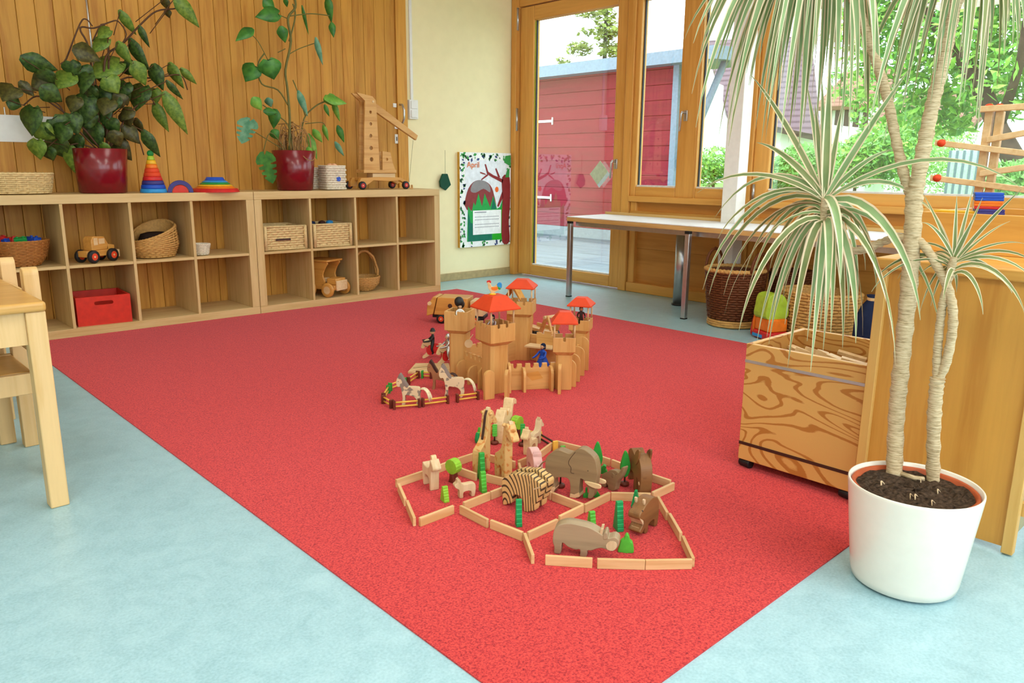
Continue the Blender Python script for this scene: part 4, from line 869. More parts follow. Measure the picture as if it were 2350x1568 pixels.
for (bx, by), (tx, ty_), wd, shp, m in bl:
    y = rnd.uniform(0.03, 0.20); dy = rnd.uniform(-0.03, 0.02)
    p = plant_local(bego, bx*k_, by*k_, y); q = plant_local(bego, tx*k_, ty_*k_, y+dy); bg_leaves.append(p)
    leaf(bego, p, q, wd*1.12*sc_, m, (VD[0]+rnd.uniform(-.4, .4), VD[1], VD[2]+rnd.uniform(-.2, .5)), 0.15, 0.12, 'heart' if shp == 'h' else 'wing')
def pth(par, pts, y, k=k_, ox=0): return crom([tuple(plant_local(par, ox+a*k, b*k, y)) for a, b in pts], 4, False)
for pts, r_ in (([(830, 1190), (780, 900), (720, 620), (500, 520), (530, 470), (640, 190), (690, 155), (740, 210)], .006), ([(800, 1190), (760, 800), (710, 390), (645, 250), (660, 215), (750, 225), (870, 180), (945, 170), (1010, 275), (960, 370)], .006), ([(820, 1190), (830, 700), (850, 450), (980, 350), (1130, 190), (1250, 90), (1390, 70), (1430, 60)], .007),
                ([(850, 1190), (900, 900), (960, 640), (1240, 625), (1440, 600), (1500, 720)], .006), ([(860, 1190), (1040, 900), (1190, 790), (1240, 840)], .005), ([(800, 1190), (640, 1000), (400, 820), (290, 770), (190, 840)], .006), ([(770, 1190), (550, 960), (480, 850), (400, 800)], .005), ([(760, 1190), (640, 1150), (560, 1160)], .005), ([(850, 1190), (870, 500), (830, 190), (740, 330)], .006), ([(870, 1190), (1000, 1040), (1100, 1100), (1150, 1240)], .005)):
    G().tube(pth(bego, pts, 0.14), [r_*(1-0.5*i/(len(pts)*4)) for i in range((len(pts)-1)*4+1)], 7).done('stem', MT['stemb'], bego)
g = G()
for p in bg_leaves[::2]: g.tube([p, p*0.75+Vector((0, 0.0, 0.12))], 0.0025, 5)
for p in bg_leaves[1::2]: g.tube([p, Vector((p.x*0.6, p.y*0.6, p.z*0.85+0.02))], 0.0025, 5)
stuff(g.done('leaf_stalks', MT['stemb'], bego))
st = PY(212, 60, 0.20); G().cyl((st.x-bego.location.x-0.012, 0.03, 0.5), (st.x-bego.location.x-0.02, 0.03, 1.25), 0.005).done('support_rod', MT['chrome'], bego)
# monstera
ml_ = [((370, 0), (460, 90), 45, 'w', 'mon'), ((485, 110), (300, 130), 60, 'h', 'mon'), ((275, 235), (140, 320), 45, 'w', 'mon'), ((505, 215), (540, 345), 42, 'w', 'mon'), ((300, 530), (215, 650), 80, 'h', 'mon'), ((400, 480), (450, 640), 85, 'h', 'mon'), ((540, -10), (552, 60), 20, 'w', 'mon'), ((880, -20), (905, 190), 35, 'w', 'mon'), ((910, 185), (925, 300), 28, 'w', 'mon'), ((675, 55), (722, 285), 14, 'w', 'mon'),
 ((785, 310), (835, 525), 24, 'w', 'monb'), ((645, 735), (718, 935), 28, 'w', 'monb'), ((280, 785), (355, 885), 42, 'w', 'monl'), ((400, 785), (425, 860), 35, 'w', 'monb'), ((370, 890), (485, 900), 30, 'w', 'mon'), ((460, 880), (440, 1030), 52, 'w', 'mon'), ((860, 790), (1040, 820), 48, 'w', 'monl'), ((880, 760), (920, 850), 50, 'h', 'monl'), ((925, 820), (972, 975), 26, 'w', 'monl'), ((855, 840), (890, 935), 18, 'w', 'mon'),
 ((765, 1040), (838, 1145), 30, 'w', 'monl'), ((845, 1005), (882, 1130), 22, 'w', 'monl'), ((960, 1010), (1012, 1145), 28, 'w', 'mon'), ((940, 1140), (1012, 1255), 22, 'w', 'monb'), ((725, 1080), (795, 1280), 34, 'w', 'monl'), ((440, 1040), (480, 1120), 40, 'w', 'mon'), ((720, 1180), (745, 1255), 26, 'w', 'monl')]
for (bx, by), (tx, ty_), wd, shp, m in ml_:
    y = rnd.uniform(0.02, 0.2); p = plant_local(mons, 500+bx*k_, by*k_, y); q = plant_local(mons, 500+tx*k_, ty_*k_, y+rnd.uniform(-.02, .02))
    leaf(mons, p, q, wd*sc_, m, (VD[0]+rnd.uniform(-.3, .3), VD[1], VD[2]+rnd.uniform(-.2, .3)), 0.12, 0.08, 'heart' if shp == 'h' else 'wing')
for (b_, tp, wd, m) in (((255, 960), (190, 1150), 85, 'monb'), ((370, 1230), (440, 1470), 80, 'mon')):
    splitleaf(mons, plant_local(mons, 500+b_[0]*k_, b_[1]*k_, 0.06), plant_local(mons, 500+tp[0]*k_, tp[1]*k_, 0.05), wd*sc_, m, VD)
for pts, r_ in (([(570, 1210), (575, 950), (555, 700), (540, 560), (585, 330), (560, 150), (620, 60), (610, -30)], .008), ([(560, 840), (480, 720), (350, 670), (320, 520), (370, 430)], .005), ([(600, 640), (640, 740), (700, 930)], .004), ([(560, 440), (650, 390), (790, 340)], .003), ([(565, 130), (740, 110), (890, 125)], .0035), ([(660, 1150), (690, 950), (780, 850), (860, 810)], .005), ([(700, 990), (830, 980), (860, 1010)], .003), ([(530, 1200), (400, 1120), (270, 1040)], .003), ([(540, 1200), (420, 1060), (360, 1230)], .003), ([(480, 420), (540, 390)], .003), ([(570, 330), (620, 130), (600, 30)], .005), ([(600, 1200), (560, 1000), (440, 900), (360, 840)], .004), ([(400, 480), (320, 330), (250, 260)], .0025), ([(470, 110), (560, 150)], .003)):
    G().tube(pth(mons, pts, 0.13, k_, 500), r_, 7).done('stem', MT['stem'], mons)
g = G()
for i in range(38):
    a = rnd.uniform(0, 6.28); r_ = rnd.uniform(0.02, 0.12); x_, y_ = r_*math.cos(a), r_*math.sin(a)
    g.tube(bez((x_, y_, 0.235), (x_*1.2, y_*1.2, 0.33+rnd.uniform(0, .1)), (x_*0.6+rnd.uniform(-.06, .06), y_, 0.36+rnd.uniform(0, .15)), (rnd.uniform(-.09, .09), rnd.uniform(-.08, .08), 0.26+rnd.uniform(0, .2)), 6), 0.003, 5)
stuff(g.done('tangled_roots', MT['root'], mons))
G().tube(bez((-0.03, -0.10, 0.29), (0.0, -0.17, 0.17), (0.08, -0.17, 0.17), (0.11, -0.1, 0.27), 10), 0.003, 6).done('aerial_root', MT['root'], mons)
# ------------------------------------------------------------------ wall things
o = thing('cable_duct', 'white cable duct running down the yellow wall to the switch box', 'cable duct', (0, 0.409, 0)); p = PY(943, 120, 0.40)
G().box((p.x-0.012, -0.014, 1.46), (p.x+0.012, 0, ZC)).done('duct', MT['wplas'], o, bev=0.003)
s0 = PY(945, 250, 0.395); o = thing('light_switch', 'white double light switch box on the yellow wall below the cable duct', 'switch', (s0.x+0.005, 0.409, s0.z-0.005))
G().box((-0.042, -0.036, -0.073), (0.042, 0, 0.073)).done('housing', MT['wplas'], o, bev=0.005)
for zz in (-0.034, 0.034): G().box((-0.028, -0.043, zz-0.028), (0.028, -0.0362, zz+0.028)).done('rocker', MT['wplas'], o, bev=0.002)
pr = thing('paper_strip', 'white paper strip pinned to the wood wall at the far left', 'paper', (-2.99, 0.389, 1.07))
G().box((0, -0.002, 0.0), (0.53, 0, 0.145)).done('sheet', MT['wplas'], pr); G().box((0.27, -0.0035, 0.10), (0.275, -0.0021, 0.185)).done('pin_strip', MT['wplas'], pr)
gp_ = PY(1021, 416, 0.39)
o = thing('green_pendant', 'dark green felt bell hanging by a thread on the yellow wall', 'pendant', (gp_.x, 0.385, gp_.z))
G().prism([(-0.055, -0.045), (0.0, -0.075), (0.055, -0.03), (0.02, 0.06), (-0.03, 0.06), (-0.06, 0.0)], -0.008, 0.008, 'y').done('felt_body', plain('dark_green_felt', '#0f4a35', 0.8), o, bev=0.003)
G().box((-0.004, -0.006, 0.06), (-0.0025, -0.004, 0.25)).done('thread', MT['stem'], o)
# ---- April calendar: a thick painted board hung on the wall, its picture raised in thin paper layers
cL, cR = PY(1057, 350, 0.365), PY(1183, 350, 0.365); cB = PY(1060, 570, 0.365)
cw, chh = 0.585, 0.80
cal = thing('april_calendar', 'large painted April calendar hanging on the yellow wall beside the glass door', 'calendar', (cL.x, 0.409, cB.z+0.002))
G().box((0, -0.030, 0), (cw, 0, chh)).done('backing_board', [plain('calendar_board', '#d3a23c', 0.7)], cal)
cm = {k: plain('calendar_'+k, v, 0.6, 0.2, 0.05) for k, v in dict(sky='#e9ecf4', leafg='#3f9a4c', leafd='#2c5c3c', blue='#3c4a7c', trunk='#8e2b2e', grass='#2aa04c', grassd='#156e58', grassb='#22a51e', hill='#8c3c3c', grey='#8f8a8c', white='#f6f6f6', text='#e3752f', sun='#ef6a2a', ink='#8a8a94').items()}
def layer(n, polys, m, k): 
    g = G()
    for p in polys: g.prism([(a*cw, b*chh) for a, b in p], -0.0302-0.0006*k, -0.0301-0.0006*(k-1), 'y')
    return g.done(n, cm[m], cal)
layer('paper_ground', [[(0, 0), (1, 0), (1, 1), (0, 1)]], 'white', 1)
layer('painted_sky', [[(.10, .10), (.92, .10), (.92, .92), (.10, .92)]], 'sky', 2)
rc = random.Random(3)
for nm_, m in (('leaf_print', 'leafg'), ('dark_leaf_print', 'leafd'), ('blue_leaf_print', 'blue')):
    ps = []
    for _ in range(75 if m == 'leafg' else 28):
        sd = rc.random(); a, b = (rc.uniform(.0, .10), rc.uniform(0, 1)) if sd < .4 else ((rc.uniform(0, 1), rc.uniform(.92, .99)) if sd < .65 else ((rc.uniform(.91, .99), rc.uniform(0, 1)) if sd < .85 else (rc.uniform(0, 1), rc.uniform(.0, .06))))
        q = rc.uniform(0, 6.28); l_ = rc.uniform(.015, .04)
        ps.append([(min(max(a+l_*math.cos(q+w_)*r_, 0), 1), min(max(b+l_*.75*math.sin(q+w_)*r_, 0), 1)) for w_, r_ in ((0, 1), (1.57, .6), (3.14, 1), (4.71, .6))])
    layer(nm_, ps, m, 3)
layer('painted_hill', [crom([(.13, .40), (.13, .58), (.25, .69), (.42, .71), (.58, .66), (.66, .55), (.66, .40)], 3)], 'hill', 3)
layer('grey_hilltop', [crom([(.20, .60), (.26, .69), (.42, .71), (.56, .66), (.58, .58), (.45, .62), (.30, .58)], 3)], 'grey', 4)
layer('painted_grass', [[(.13, .06), (.92, .06), (.92, .46), (.84, .52), (.78, .42), (.72, .40), (.64, .54), (.58, .42), (.47, .57), (.42, .43), (.35, .57), (.29, .44), (.26, .48), (.22, .38), (.15, .44)]], 'grass', 5)
layer('dark_grass', [[(.15, .06), (.62, .06), (.60, .2), (.40, .22), (.2, .26), (.15, .38)], [(.60, .40), (.645, .52), (.70, .40)]], 'grassd', 6)
layer('bright_grass', [[(.62, .06), (.84, .06), (.84, .46), (.74, .30), (.64, .14)]], 'grassb', 6)
layer('painted_tree', [crom([(.83, .03), (.98, .03), (.96, .25), (.985, .45), (.97, .74), (.82, .74), (.83, .50), (.815, .30)], 3), [(.83, .68), (.62, .74), (.52, .775), (.47, .88), (.495, .88), (.54, .80), (.64, .765), (.75, .74), (.84, .715)], [(.48, .78), (.38, .80), (.385, .785), (.50, .765)], [(.52, .775), (.40, .72), (.41, .71), (.54, .76)], [(.78, .74), (.70, .84), (.68, .83), (.74, .74)], [(.83, .6), (.72, .43), (.75, .42), (.84, .52)]], 'trunk', 7)
layer('painted_sun', [[(.715+.035*math.cos(q*.524), .61+.03*math.sin(q*.524)) for q in range(12)]], 'sun', 4)
layer('tree_top_leaves', [[(.88, .74), (.96, .74), (.97, .84), (.92, .82)], [(.86, .9), (.99, .86), (.99, .98), (.88, .97)]], 'leafg', 8)
layer('month_sheet', [[(.24, .13), (.80, .13), (.80, .39), (.24, .39)]], 'white', 9)
ps = [[(.27, .365), (.50, .365), (.50, .374), (.27, .374)]]
for zz in (.315, .285, .235, .205): ps += [[(.28+.03*k, zz), (.295+.03*k, zz), (.295+.03*k, zz+.010), (.28+.03*k, zz+.010)] for k in range(16)]
layer('printed_dates', ps, 'ink', 10)
def text3d(s, size, mat, par, name, loc, rot, ext=0.0004):
    cu = bpy.data.curves.new(name, 'FONT'); cu.body = s; cu.size = size; cu.extrude = ext
    o = bpy.data.objects.new(name, cu); COL.objects.link(o); dg = bpy.context.evaluated_depsgraph_get(); me = bpy.data.meshes.new_from_object(o.evaluated_get(dg)); bpy.data.objects.remove(o)
    m = bpy.data.objects.new(name, me); COL.objects.link(m); me.materials.clear(); me.materials.append(mat); m.parent = par; m.location = loc; m.rotation_euler = rot; return m
text3d('April', 0.07, cm['text'], cal, 'month_lettering', (0.075, -0.0365, 0.675), (R(90), 0, 0))
# picture hung on the door glass
pd = PX(1377, 400, 1.17)
o = thing('window_picture', 'pale green paper diamond hung on the glass door beside its handle', 'picture', (1.168, pd.y, pd.z)); o.rotation_euler = (R(45), 0, 0)
G().box((-0.002, -0.075, -0.075), (0, 0.075, 0.075)).done('paper_diamond', plain('pale_green_paper', '#c9dcc0', 0.7), o); G().box((-0.0035, -0.075, -0.075), (-0.0021, -0.045, 0.075)).done('blue_strip', plain('pale_blue_paper', '#cfe9f2', 0.7), o)
# ------------------------------------------------------------------ baskets and toys under the table
lb = PX(1680, 700, 0.56)
b = thing('laundry_basket', 'large dark brown wicker basket with a pale rim and handle under the white table', 'basket', (0.585, -2.235, 0))
wicker(b, [(0.148, 0.148, 0.05), (0.165, 0.165, 0.18), (0.180, 0.180, 0.345)], 20, 44, 0.006, 'wickd', rim=0.014, rimmat='wick')
g = G()
for k in range(3): g.tube([((0.150+0.002*math.sin(9*q+k*2.1))*math.cos(q), (0.150+0.002*math.sin(9*q+k*2.1))*math.sin(q), 0.012+0.013*k) for q in [2*math.pi*i/60 for i in range(60)]], 0.009, 6, closed=True)
g.done('foot_band', MT['wick'], b)
for a in (R(80), R(-100)):
    c, s_ = math.cos(a)*0.18, math.sin(a)*0.18; tx, ty_ = -math.sin(a), math.cos(a); g = G()
    for k in (0, 1): g.tube([(c+tx*0.075*math.cos(R(q)), s_+ty_*0.075*math.cos(R(q)), 0.35+0.115*math.sin(R(q))+0.004*math.sin(R(q*9+k*180))) for q in range(0, 181, 10)], 0.0085, 6)
    g.done('handle', MT['wickd'], b)
b = thing('wide_basket', 'tan wicker basket half hidden behind the hanging plant leaves', 'basket', (0.60, -2.78, 0))
wicker(b, [(0.15, 0.19, 0.006), (0.165, 0.205, 0.12), (0.175, 0.22, 0.27)], 15, 48, 0.006, 'wick', rim=0.011)
b = thing('wide_basket', 'dark brown wicker basket behind the tan one under the table', 'basket', (0.89, -2.44, 0))
wicker(b, [(0.11, 0.11, 0.006), (0.12, 0.12, 0.2), (0.125, 0.125, 0.33)], 24, 44, 0.005, 'wickd', rim=0.01)
bl_ = F(1765, 775, 0)
t = thing('plastic_vehicle', 'lime, orange and red plastic toy vehicle beside the dark basket', 'toy vehicle', (0.39, -2.60, 0.0), R(-25))
G().box((-0.07, -0.075, 0.004), (0.07, 0.075, 0.05)).done('red_base', MT['redp'], t, bev=0.01); G().box((-0.073, -0.02, 0.012), (-0.0702, 0.07, 0.03)).done('blue_strip', MT['ltblue'], t)
G().box((-0.062, -0.068, 0.0502), (0.062, 0.068, 0.125)).done('orange_body', MT['orange'], t, bev=0.01)
G().prism(crom([(-0.065, 0.1252), (0.065, 0.1252), (0.07, 0.2), (0.03, 0.262), (-0.05, 0.262), (-0.07, 0.2)], 4), -0.05, 0.068, 'y').done('lime_hood', MT['lime'], t, bev=0.006)
G().prism(crom([(-0.05, 0.01), (0.05, 0.01), (0.055, 0.12), (0.03, 0.19), (-0.03, 0.19), (-0.055, 0.12)], 4), 0.076, 0.095, 'y').done('orange_side', MT['orange'], t, bev=0.004)
G().prism(crom([(-0.052, 0.005), (0.05, 0.005), (0.05, 0.07), (0.02, 0.12), (-0.04, 0.12), (-0.055, 0.07)], 4), 0.096, 0.108, 'y').done('red_side', MT['redp'], t, bev=0.003)
t = thing('storage_bag', 'dark navy cloth bag standing on the floor behind the crate', 'bag', (0.36, -3.17, 0))
G().lathe([(0.07, 0.0), (0.085, 0.05), (0.08, 0.2), (0.055, 0.27), (0.025, 0.31), (0.035, 0.33)], 20, sx=0.9, capb=True, capt=True).done('bag_body', MT['navy'], t)
G().lathe([(0.029, 0.302), (0.031, 0.31), (0.029, 0.318)], 16, sx=0.95).done('tie_cord', MT['wickl'], t)
t = thing('floor_cushion', 'folded pink cushion on edge beside the navy bag', 'cushion', (0.18, -3.36, 0))
G().box((-0.04, -0.10, 0), (0.04, 0.10, 0.22)).done('cushion_body', plain('dusty_pink_cloth', '#c77f83', 0.9), t, bev=0.03, seg=3); G().tube([(-0.041, -0.07, 0.11), (-0.0415, 0.07, 0.11)], 0.003, 6).done('seam', MT['pink'], t)
# ------------------------------------------------------------------ dracaena in the white pot
pot = thing('dracaena_plant', 'tall variegated dragon tree with three leaf rosettes in a white pot', 'plant', (-1.852, -4.186, 0.0045))
pr_ = [(0.108, 0.0), (0.114, 0.004), (0.118, 0.02), (0.130, 0.12), (0.143, 0.236), (0.143, 0.242), (0.141, 0.244), (0.138, 0.242), (0.135, 0.2)]
G().lathe(pr_, 56, capb=True).done('pot', MT['potw'], pot)
G().lathe([(0.1345, 0.2), (0.1345, 0.234), (0.132, 0.236), (0.126, 0.234), (0.123, 0.2)], 48).done('inner_pot', MT['terra'], pot)
g = G(); n = 14; vs = []; fs = []
for i in range(n+1):
    for k in range(40):
        r = 0.1235*i/n; q = 2*math.pi*k/40; vs.append((r*math.cos(q), r*math.sin(q), 0.226+(0.006*math.sin(9*r*40)*rnd.random() if i < n else 0)+rnd.uniform(-.003, .005)))
for i in range(n):
    for k in range(40): fs.append((i*40+k, i*40+(k+1) % 40, (i+1)*40+(k+1) % 40, (i+1)*40+k))
g.add(vs, fs, 0, False).done('soil', MT['soil'], pot)
PL = pot.location.copy()
def tp(px, py, x=-1.76): return PX(px, py, x)-PL
def trunk(pts, r0, r1, ring=0.0022, name='trunk'):
    P = crom([tuple(p) for p in pts], 9, False); n = len(P); rs = []
    for i in range(n): rs.append(r0+(r1-r0)*i/(n-1)+(ring if i % 3 == 0 else 0)+rnd.uniform(-.0006, .0006))
    return G().tube(P, rs, 14).done(name, MT['bark'], pot)
b1 = F(2052, 1092, 0.224)-PL; b2_ = F(2141, 1108, 0.224)-PL
for _b in (b1, b2_):
    _h = math.hypot(_b.x, _b.y); _k = min(1, 0.105/_h); _b.x *= _k; _b.y *= _k
trunk([b1, tp(2057, 960), tp(2066, 860), tp(2082, 700), tp(2093, 560), tp(2098, 455), tp(2100, 430)], 0.0185, 0.0185)
trunk([tp(2099, 450), tp(2120, 340), tp(2140, 240), tp(2165, 140), tp(2195, 0), tp(2240, -140)], 0.0165, 0.012)
trunk([tp(2097, 458), tp(2080, 420), tp(2058, 330), tp(2035, 220), tp(2000, 110), tp(1960, 0), tp(1900, -130)], 0.0115, 0.010, 0.0015)
trunk([b2_, tp(2143, 980), tp(2148, 900), tp(2152, 868)], 0.0145, 0.0155)
trunk([tp(2152, 872), tp(2172, 830), tp(2187, 740), tp(2178, 670), tp(2150, 610), tp(2112, 556), tp(2062, 545), tp(2020, 558, -1.75), tp(1975, 575, -1.76), tp(1920, 570, -1.78), tp(1893, 530, -1.80), tp(1893, 455, -1.80)], 0.0105, 0.0085, 0.0012)
trunk([tp(2150, 872), tp(2152, 800), tp(2160, 720), tp(2172, 660), tp(2190, 590)], 0.010, 0.008, 0.0012)
g = G()
for i in range(6):
    a = rnd.uniform(0, 6.28); r_ = rnd.uniform(0.0, 0.09); s_ = rnd.uniform(.004, .012); x_, y_ = r_*math.cos(a), r_*math.sin(a)
    g.tube(bez((x_, y_, .224), (x_, y_, .236), (x_+s_, y_+s_, .24), (x_+2*s_, y_, .226), 5), rnd.uniform(.001, .002), 5)
stuff(g.done('bark_chips', MT['pale'], pot))
G().tube([b1+Vector((0.0, -.01, .01)), b1+Vector((-.01, -.05, .012)), b2_+Vector((-.02, .015, .01))], 0.006, 7).done('root', MT['bark'], pot)
def blade(P, wid, facing, gm=1, seg=10, twist=0.0):
    n = len(P); vs = []; fs = []; mi = []
    for i, p in enumerate(P):
        t = (P[min(i+1, n-1)]-P[max(i-1, 0)]).normalized(); f = Vector(facing)
        s_ = t.cross(f); s_ = s_.normalized() if s_.length > 1e-4 else t.orthogonal().normalized(); nn = s_.cross(t)
        q = i/(n-1); w_ = wid*(0.55+0.45*min(1, q*5))*(1-max(0, (q-0.35)/0.65)**1.5)*0.5; w_ = max(w_, 0.0004)
        tw = twist*q; s2 = s_*math.cos(tw)+nn*math.sin(tw); n2 = nn*math.cos(tw)-s_*math.sin(tw)
        for u, h in ((-1, .22), (-.62, .1), (0, 0), (.62, .1), (1, .22)): vs.append(p+s2*(w_*u)+n2*(w_*h))
    for i in range(n-1):
        for k in range(4): fs.append((5*i+k, 5*i+k+1, 5*i+5+k+1, 5*i+5+k)); mi.append(1 if k in (0, 3) else 0)
    g = G(); g.v = [tuple(v) for v in vs]; g.f = [list(f) for f in fs]; g.mi = mi; g.sm = [True]*len(fs)
    return g.done('leaf', [MT['drg' if gm else 'drd'], MT['drp']], pot)
CV = (-0.83, -0.28, 0.25)
def droop(S_, T_, wid, rise=0.22, gm=1):
    S_, T_ = Vector(S_), Vector(T_); d = T_-S_; h = Vector((d.x, d.y, 0)); L = d.length
    hn = h.normalized() if h.length > 0.02 else Vector((rnd.uniform(-1, 1), rnd.uniform(-1, 1), 0)).normalized()
    P1 = S_+hn*max(0.15*L, 0.42*h.length)+Vector((0, 0, rise*L)); P2 = T_+Vector((0, 0, 0.5*abs(d.z)+0.06*L))-h*0.1
    blade(bez(S_, P1, P2, T_, 11), wid, CV if rnd.random() < .8 else (rnd.uniform(-1, 1), rnd.uniform(-1, 1), .4), gm, twist=rnd.uniform(-.5, .5))
def rise_(S_, T_, wid, bow=0.1, gm=1):
    S_, T_ = Vector(S_), Vector(T_); d = T_-S_; L = d.length
    blade(bez(S_, S_+d*0.33+Vector((0, 0, bow*L)), S_+d*0.72+Vector((0, 0, bow*L*1.1)), T_, 10), wid, CV, gm, twist=rnd.uniform(-.4, .4))
# middle rosette
def mz(x, y): return (x/3.133+1600, y/3.133+400)
ms = lambda f: tp(1893+2*f, 450+105*f, -1.80)
for (x, y), f, wd, dx in [((40, 830), .1, .017, .05), ((85, 865), .2, .017, 0.1), ((190, 870), .3, .014, .12), ((195, 1010), .5, .018, -.05), ((365, 860), .45, .017, .15), ((150, 465), .05, .014, .0), ((300, 1125), .7, .022, -.12), ((520, 690), .4, .016, .16), ((570, 730), .5, .022, .1), ((500, 1170), .8, .018, .05), ((515, 1220), .8, .02, .0), ((650, 1400), .85, .026, -.1), ((815, 1420), .9, .024, -.12), ((790, 1200), .9, .02, .08),
        ((905, 1270), 1, .022, .1), ((1045, 1250), .8, .024, -.08), ((1140, 1215), .7, .026, -.1), ((1190, 1160), .7, .018, .12), ((1395, 1310), .5, .028, -.12), ((1425, 1370), .6, .026, -.08), ((1605, 1050), .2, .026, -.1), ((1740, 1130), .35, .016, .08), ((960, 1140), .8, .022, -.14), ((925, 1080), .75, .026, -.16), ((1030, 790), .05, .026, -.12), ((630, 1080), .7, .02, .1), ((1290, 830), .3, .018, .12), ((430, 1200), .7, .016, .1), ((1155, 900), .3, .018, .1), ((700, 1010), .6, .022, .04), ((850, 930), .8, .022, .12), ((760, 760), .7, .018, .16), ((1085, 1010), .5, .02, .1), ((480, 980), .6, .016, .13), ((610, 920), .65, .02, .08), ((330, 760), .3, .012, .15), ((1210, 690), .2, .014, .15), ((980, 860), .9, .018, .14), ((880, 1130), 1, .02, .15), ((540, 1080), .8, .018, .12)]:
    px, py = mz(x, y); droop(ms(f*0.75), tp(px, py, -1.80+dx), wd*0.86, rnd.uniform(.05, .2), rnd.random() < .7)
for (px, py), wd, dx, bow in [((1723, 172), .017, .04, .06), ((1736, 327), .018, .0, .12), ((1850, 185), .014, .1, .02), ((1886, 178), .017, .03, .02), ((1905, 135), .022, -.03, .0), ((1925, 320), .014, .08, .02), ((2093, 150), .018, -.02, .03), ((2052, 343), .014, .05, .14), ((1600, 443), .014, -.02, .2), ((2130, 480), .013, .04, .3), ((2345, 432), .012, -.05, .22), ((1640, 500), .015, .05, .3), ((1935, 230), .016, .0, .0), ((1870, 240), .02, .05, .0)]:
    rise_(ms(rnd.uniform(0, .12)), tp(px, py, -1.80+dx), wd, bow, rnd.random() < .6)
# small rosette at the right
rs_ = lambda f: tp(2190-4*f, 588+60*f, -1.76)
for (px, py), wd, dx, bow in [((2101, 459), .008, .05, .2), ((2119, 445), .010, .02, .03), ((2116, 511), .011, -.04, .2), ((2196, 448), .012, 0, 0), ((2233, 431), .012, .03, 0), ((2236, 498), .015, -.04, 0), ((2255, 454), .011, .02, .0), ((2344, 435), .012, -.02, .05), ((2318, 508), .008, .05, .1), ((2350, 559), .008, .04, .15), ((2080, 570), .008, .04, .2), ((2390, 615), .011, -.04, .22), ((2380, 650), .012, .02, .25), ((2139, 585), .009, .05, .2)]:
    rise_(rs_(rnd.uniform(0, .3)), tp(px, py, -1.76+dx), wd*.8, bow, False)
for (px, py), f, wd, dx in [((2098, 650), .4, .010, .0), ((2080, 615), .3, .009, .05), ((2164, 690), .6, .014, -.05), ((2323, 673), .5, .013, .03), ((2256, 722), .7, .012, -.02), ((2352, 722), .5, .012, -.04), ((2195, 671), .8, .009, .04), ((2136, 702), .6, .010, .04), ((2060, 640), .3, .009, .07), ((2010, 640), .4, .012, .02), ((2110, 720), .7, .008, .08), ((2290, 640), .3, .011, .06), ((2000, 670), .5, .010, -.03)]:
    droop(rs_(f), tp(px, py, -1.76+dx), wd*.85, .3, False)
# two crowns whose hearts are above the picture, leaves hanging into it
def crown(cx, cy, spec, xd):
    c = tp(cx, cy, -1.76)
    for (px, py), wd, dx in spec:
        T_ = tp(px, py, -1.76+dx); S_ = c+Vector((0, 0, rnd.uniform(-.03, .03))); droop(S_, T_, wd, rnd.uniform(.18, .32), rnd.random() < .75)
cr1 = []
for (px, py) in [(1567, 97), (1587, 215), (1590, 100), (1612, 120), (1664, 290), (1676, 338), (1700, 150), (1728, 300), (1752, 243), (1752, 338), (1797, 318), (1842, 288), (1830, 363), (1822, 272), (1870, 330), (1640, 180), (1690, 260), (1780, 200), (1806, 240), (1915, 250), (1935, 310), (1948, 330), (1968, 230), (1985, 300), (2005, 180), (1880, 210), (1856, 180), (1895, 330), (1955, 160), (1660, 130), (1720, 190), (1740, 140), (1620, 60), (1990, 215), (2020, 280), (1848, 230), (1765, 265), (1875, 290)]:
    cr1.append(((px+rnd.uniform(-6, 6), py+rnd.uniform(-10, 10)), rnd.uniform(.017, .027), rnd.uniform(-.22, .18)))
cr1 += [((rnd.uniform(1590, 2000), rnd.uniform(90, 330)), rnd.uniform(.015, .024), rnd.uniform(-.22, .2)) for _ in range(26)]
crown(1890, -140, cr1, 0)
cr2 = []
for (px, py) in [(2045, 205), (2060, 150), (2075, 250), (2100, 180), (2115, 120), (2020, 230), (2030, 330), (1998, 300), (2130, 230), (2150, 110), (2215, 220), (2225, 150), (2240, 310), (2248, 180), (2270, 120), (2290, 200), (2300, 90), (2330, 110), (2350, 60), (2380, 120), (2200, 140), (2180, 90), (2060, 90), (1990, 160), (2085, 60), (2235, 280), (2170, 200), (2320, 60)]:
    cr2.append(((px+rnd.uniform(-6, 6), py+rnd.uniform(-10, 10)), rnd.uniform(.015, .024), rnd.uniform(-.2, .18)))
cr2 += [((rnd.uniform(2020, 2370), rnd.uniform(60, 250)), rnd.uniform(.014, .022), rnd.uniform(-.2, .2)) for _ in range(18)]
crown(2235, -150, cr2, 0)
for cx_, y_ in ((1890, -140), (2235, -150)):
    for k in range(10): rise_(tp(cx_, y_), tp(cx_+rnd.uniform(-190, 190), y_-rnd.uniform(60, 260), -1.76+rnd.uniform(-.2, .2)), .02, .1)
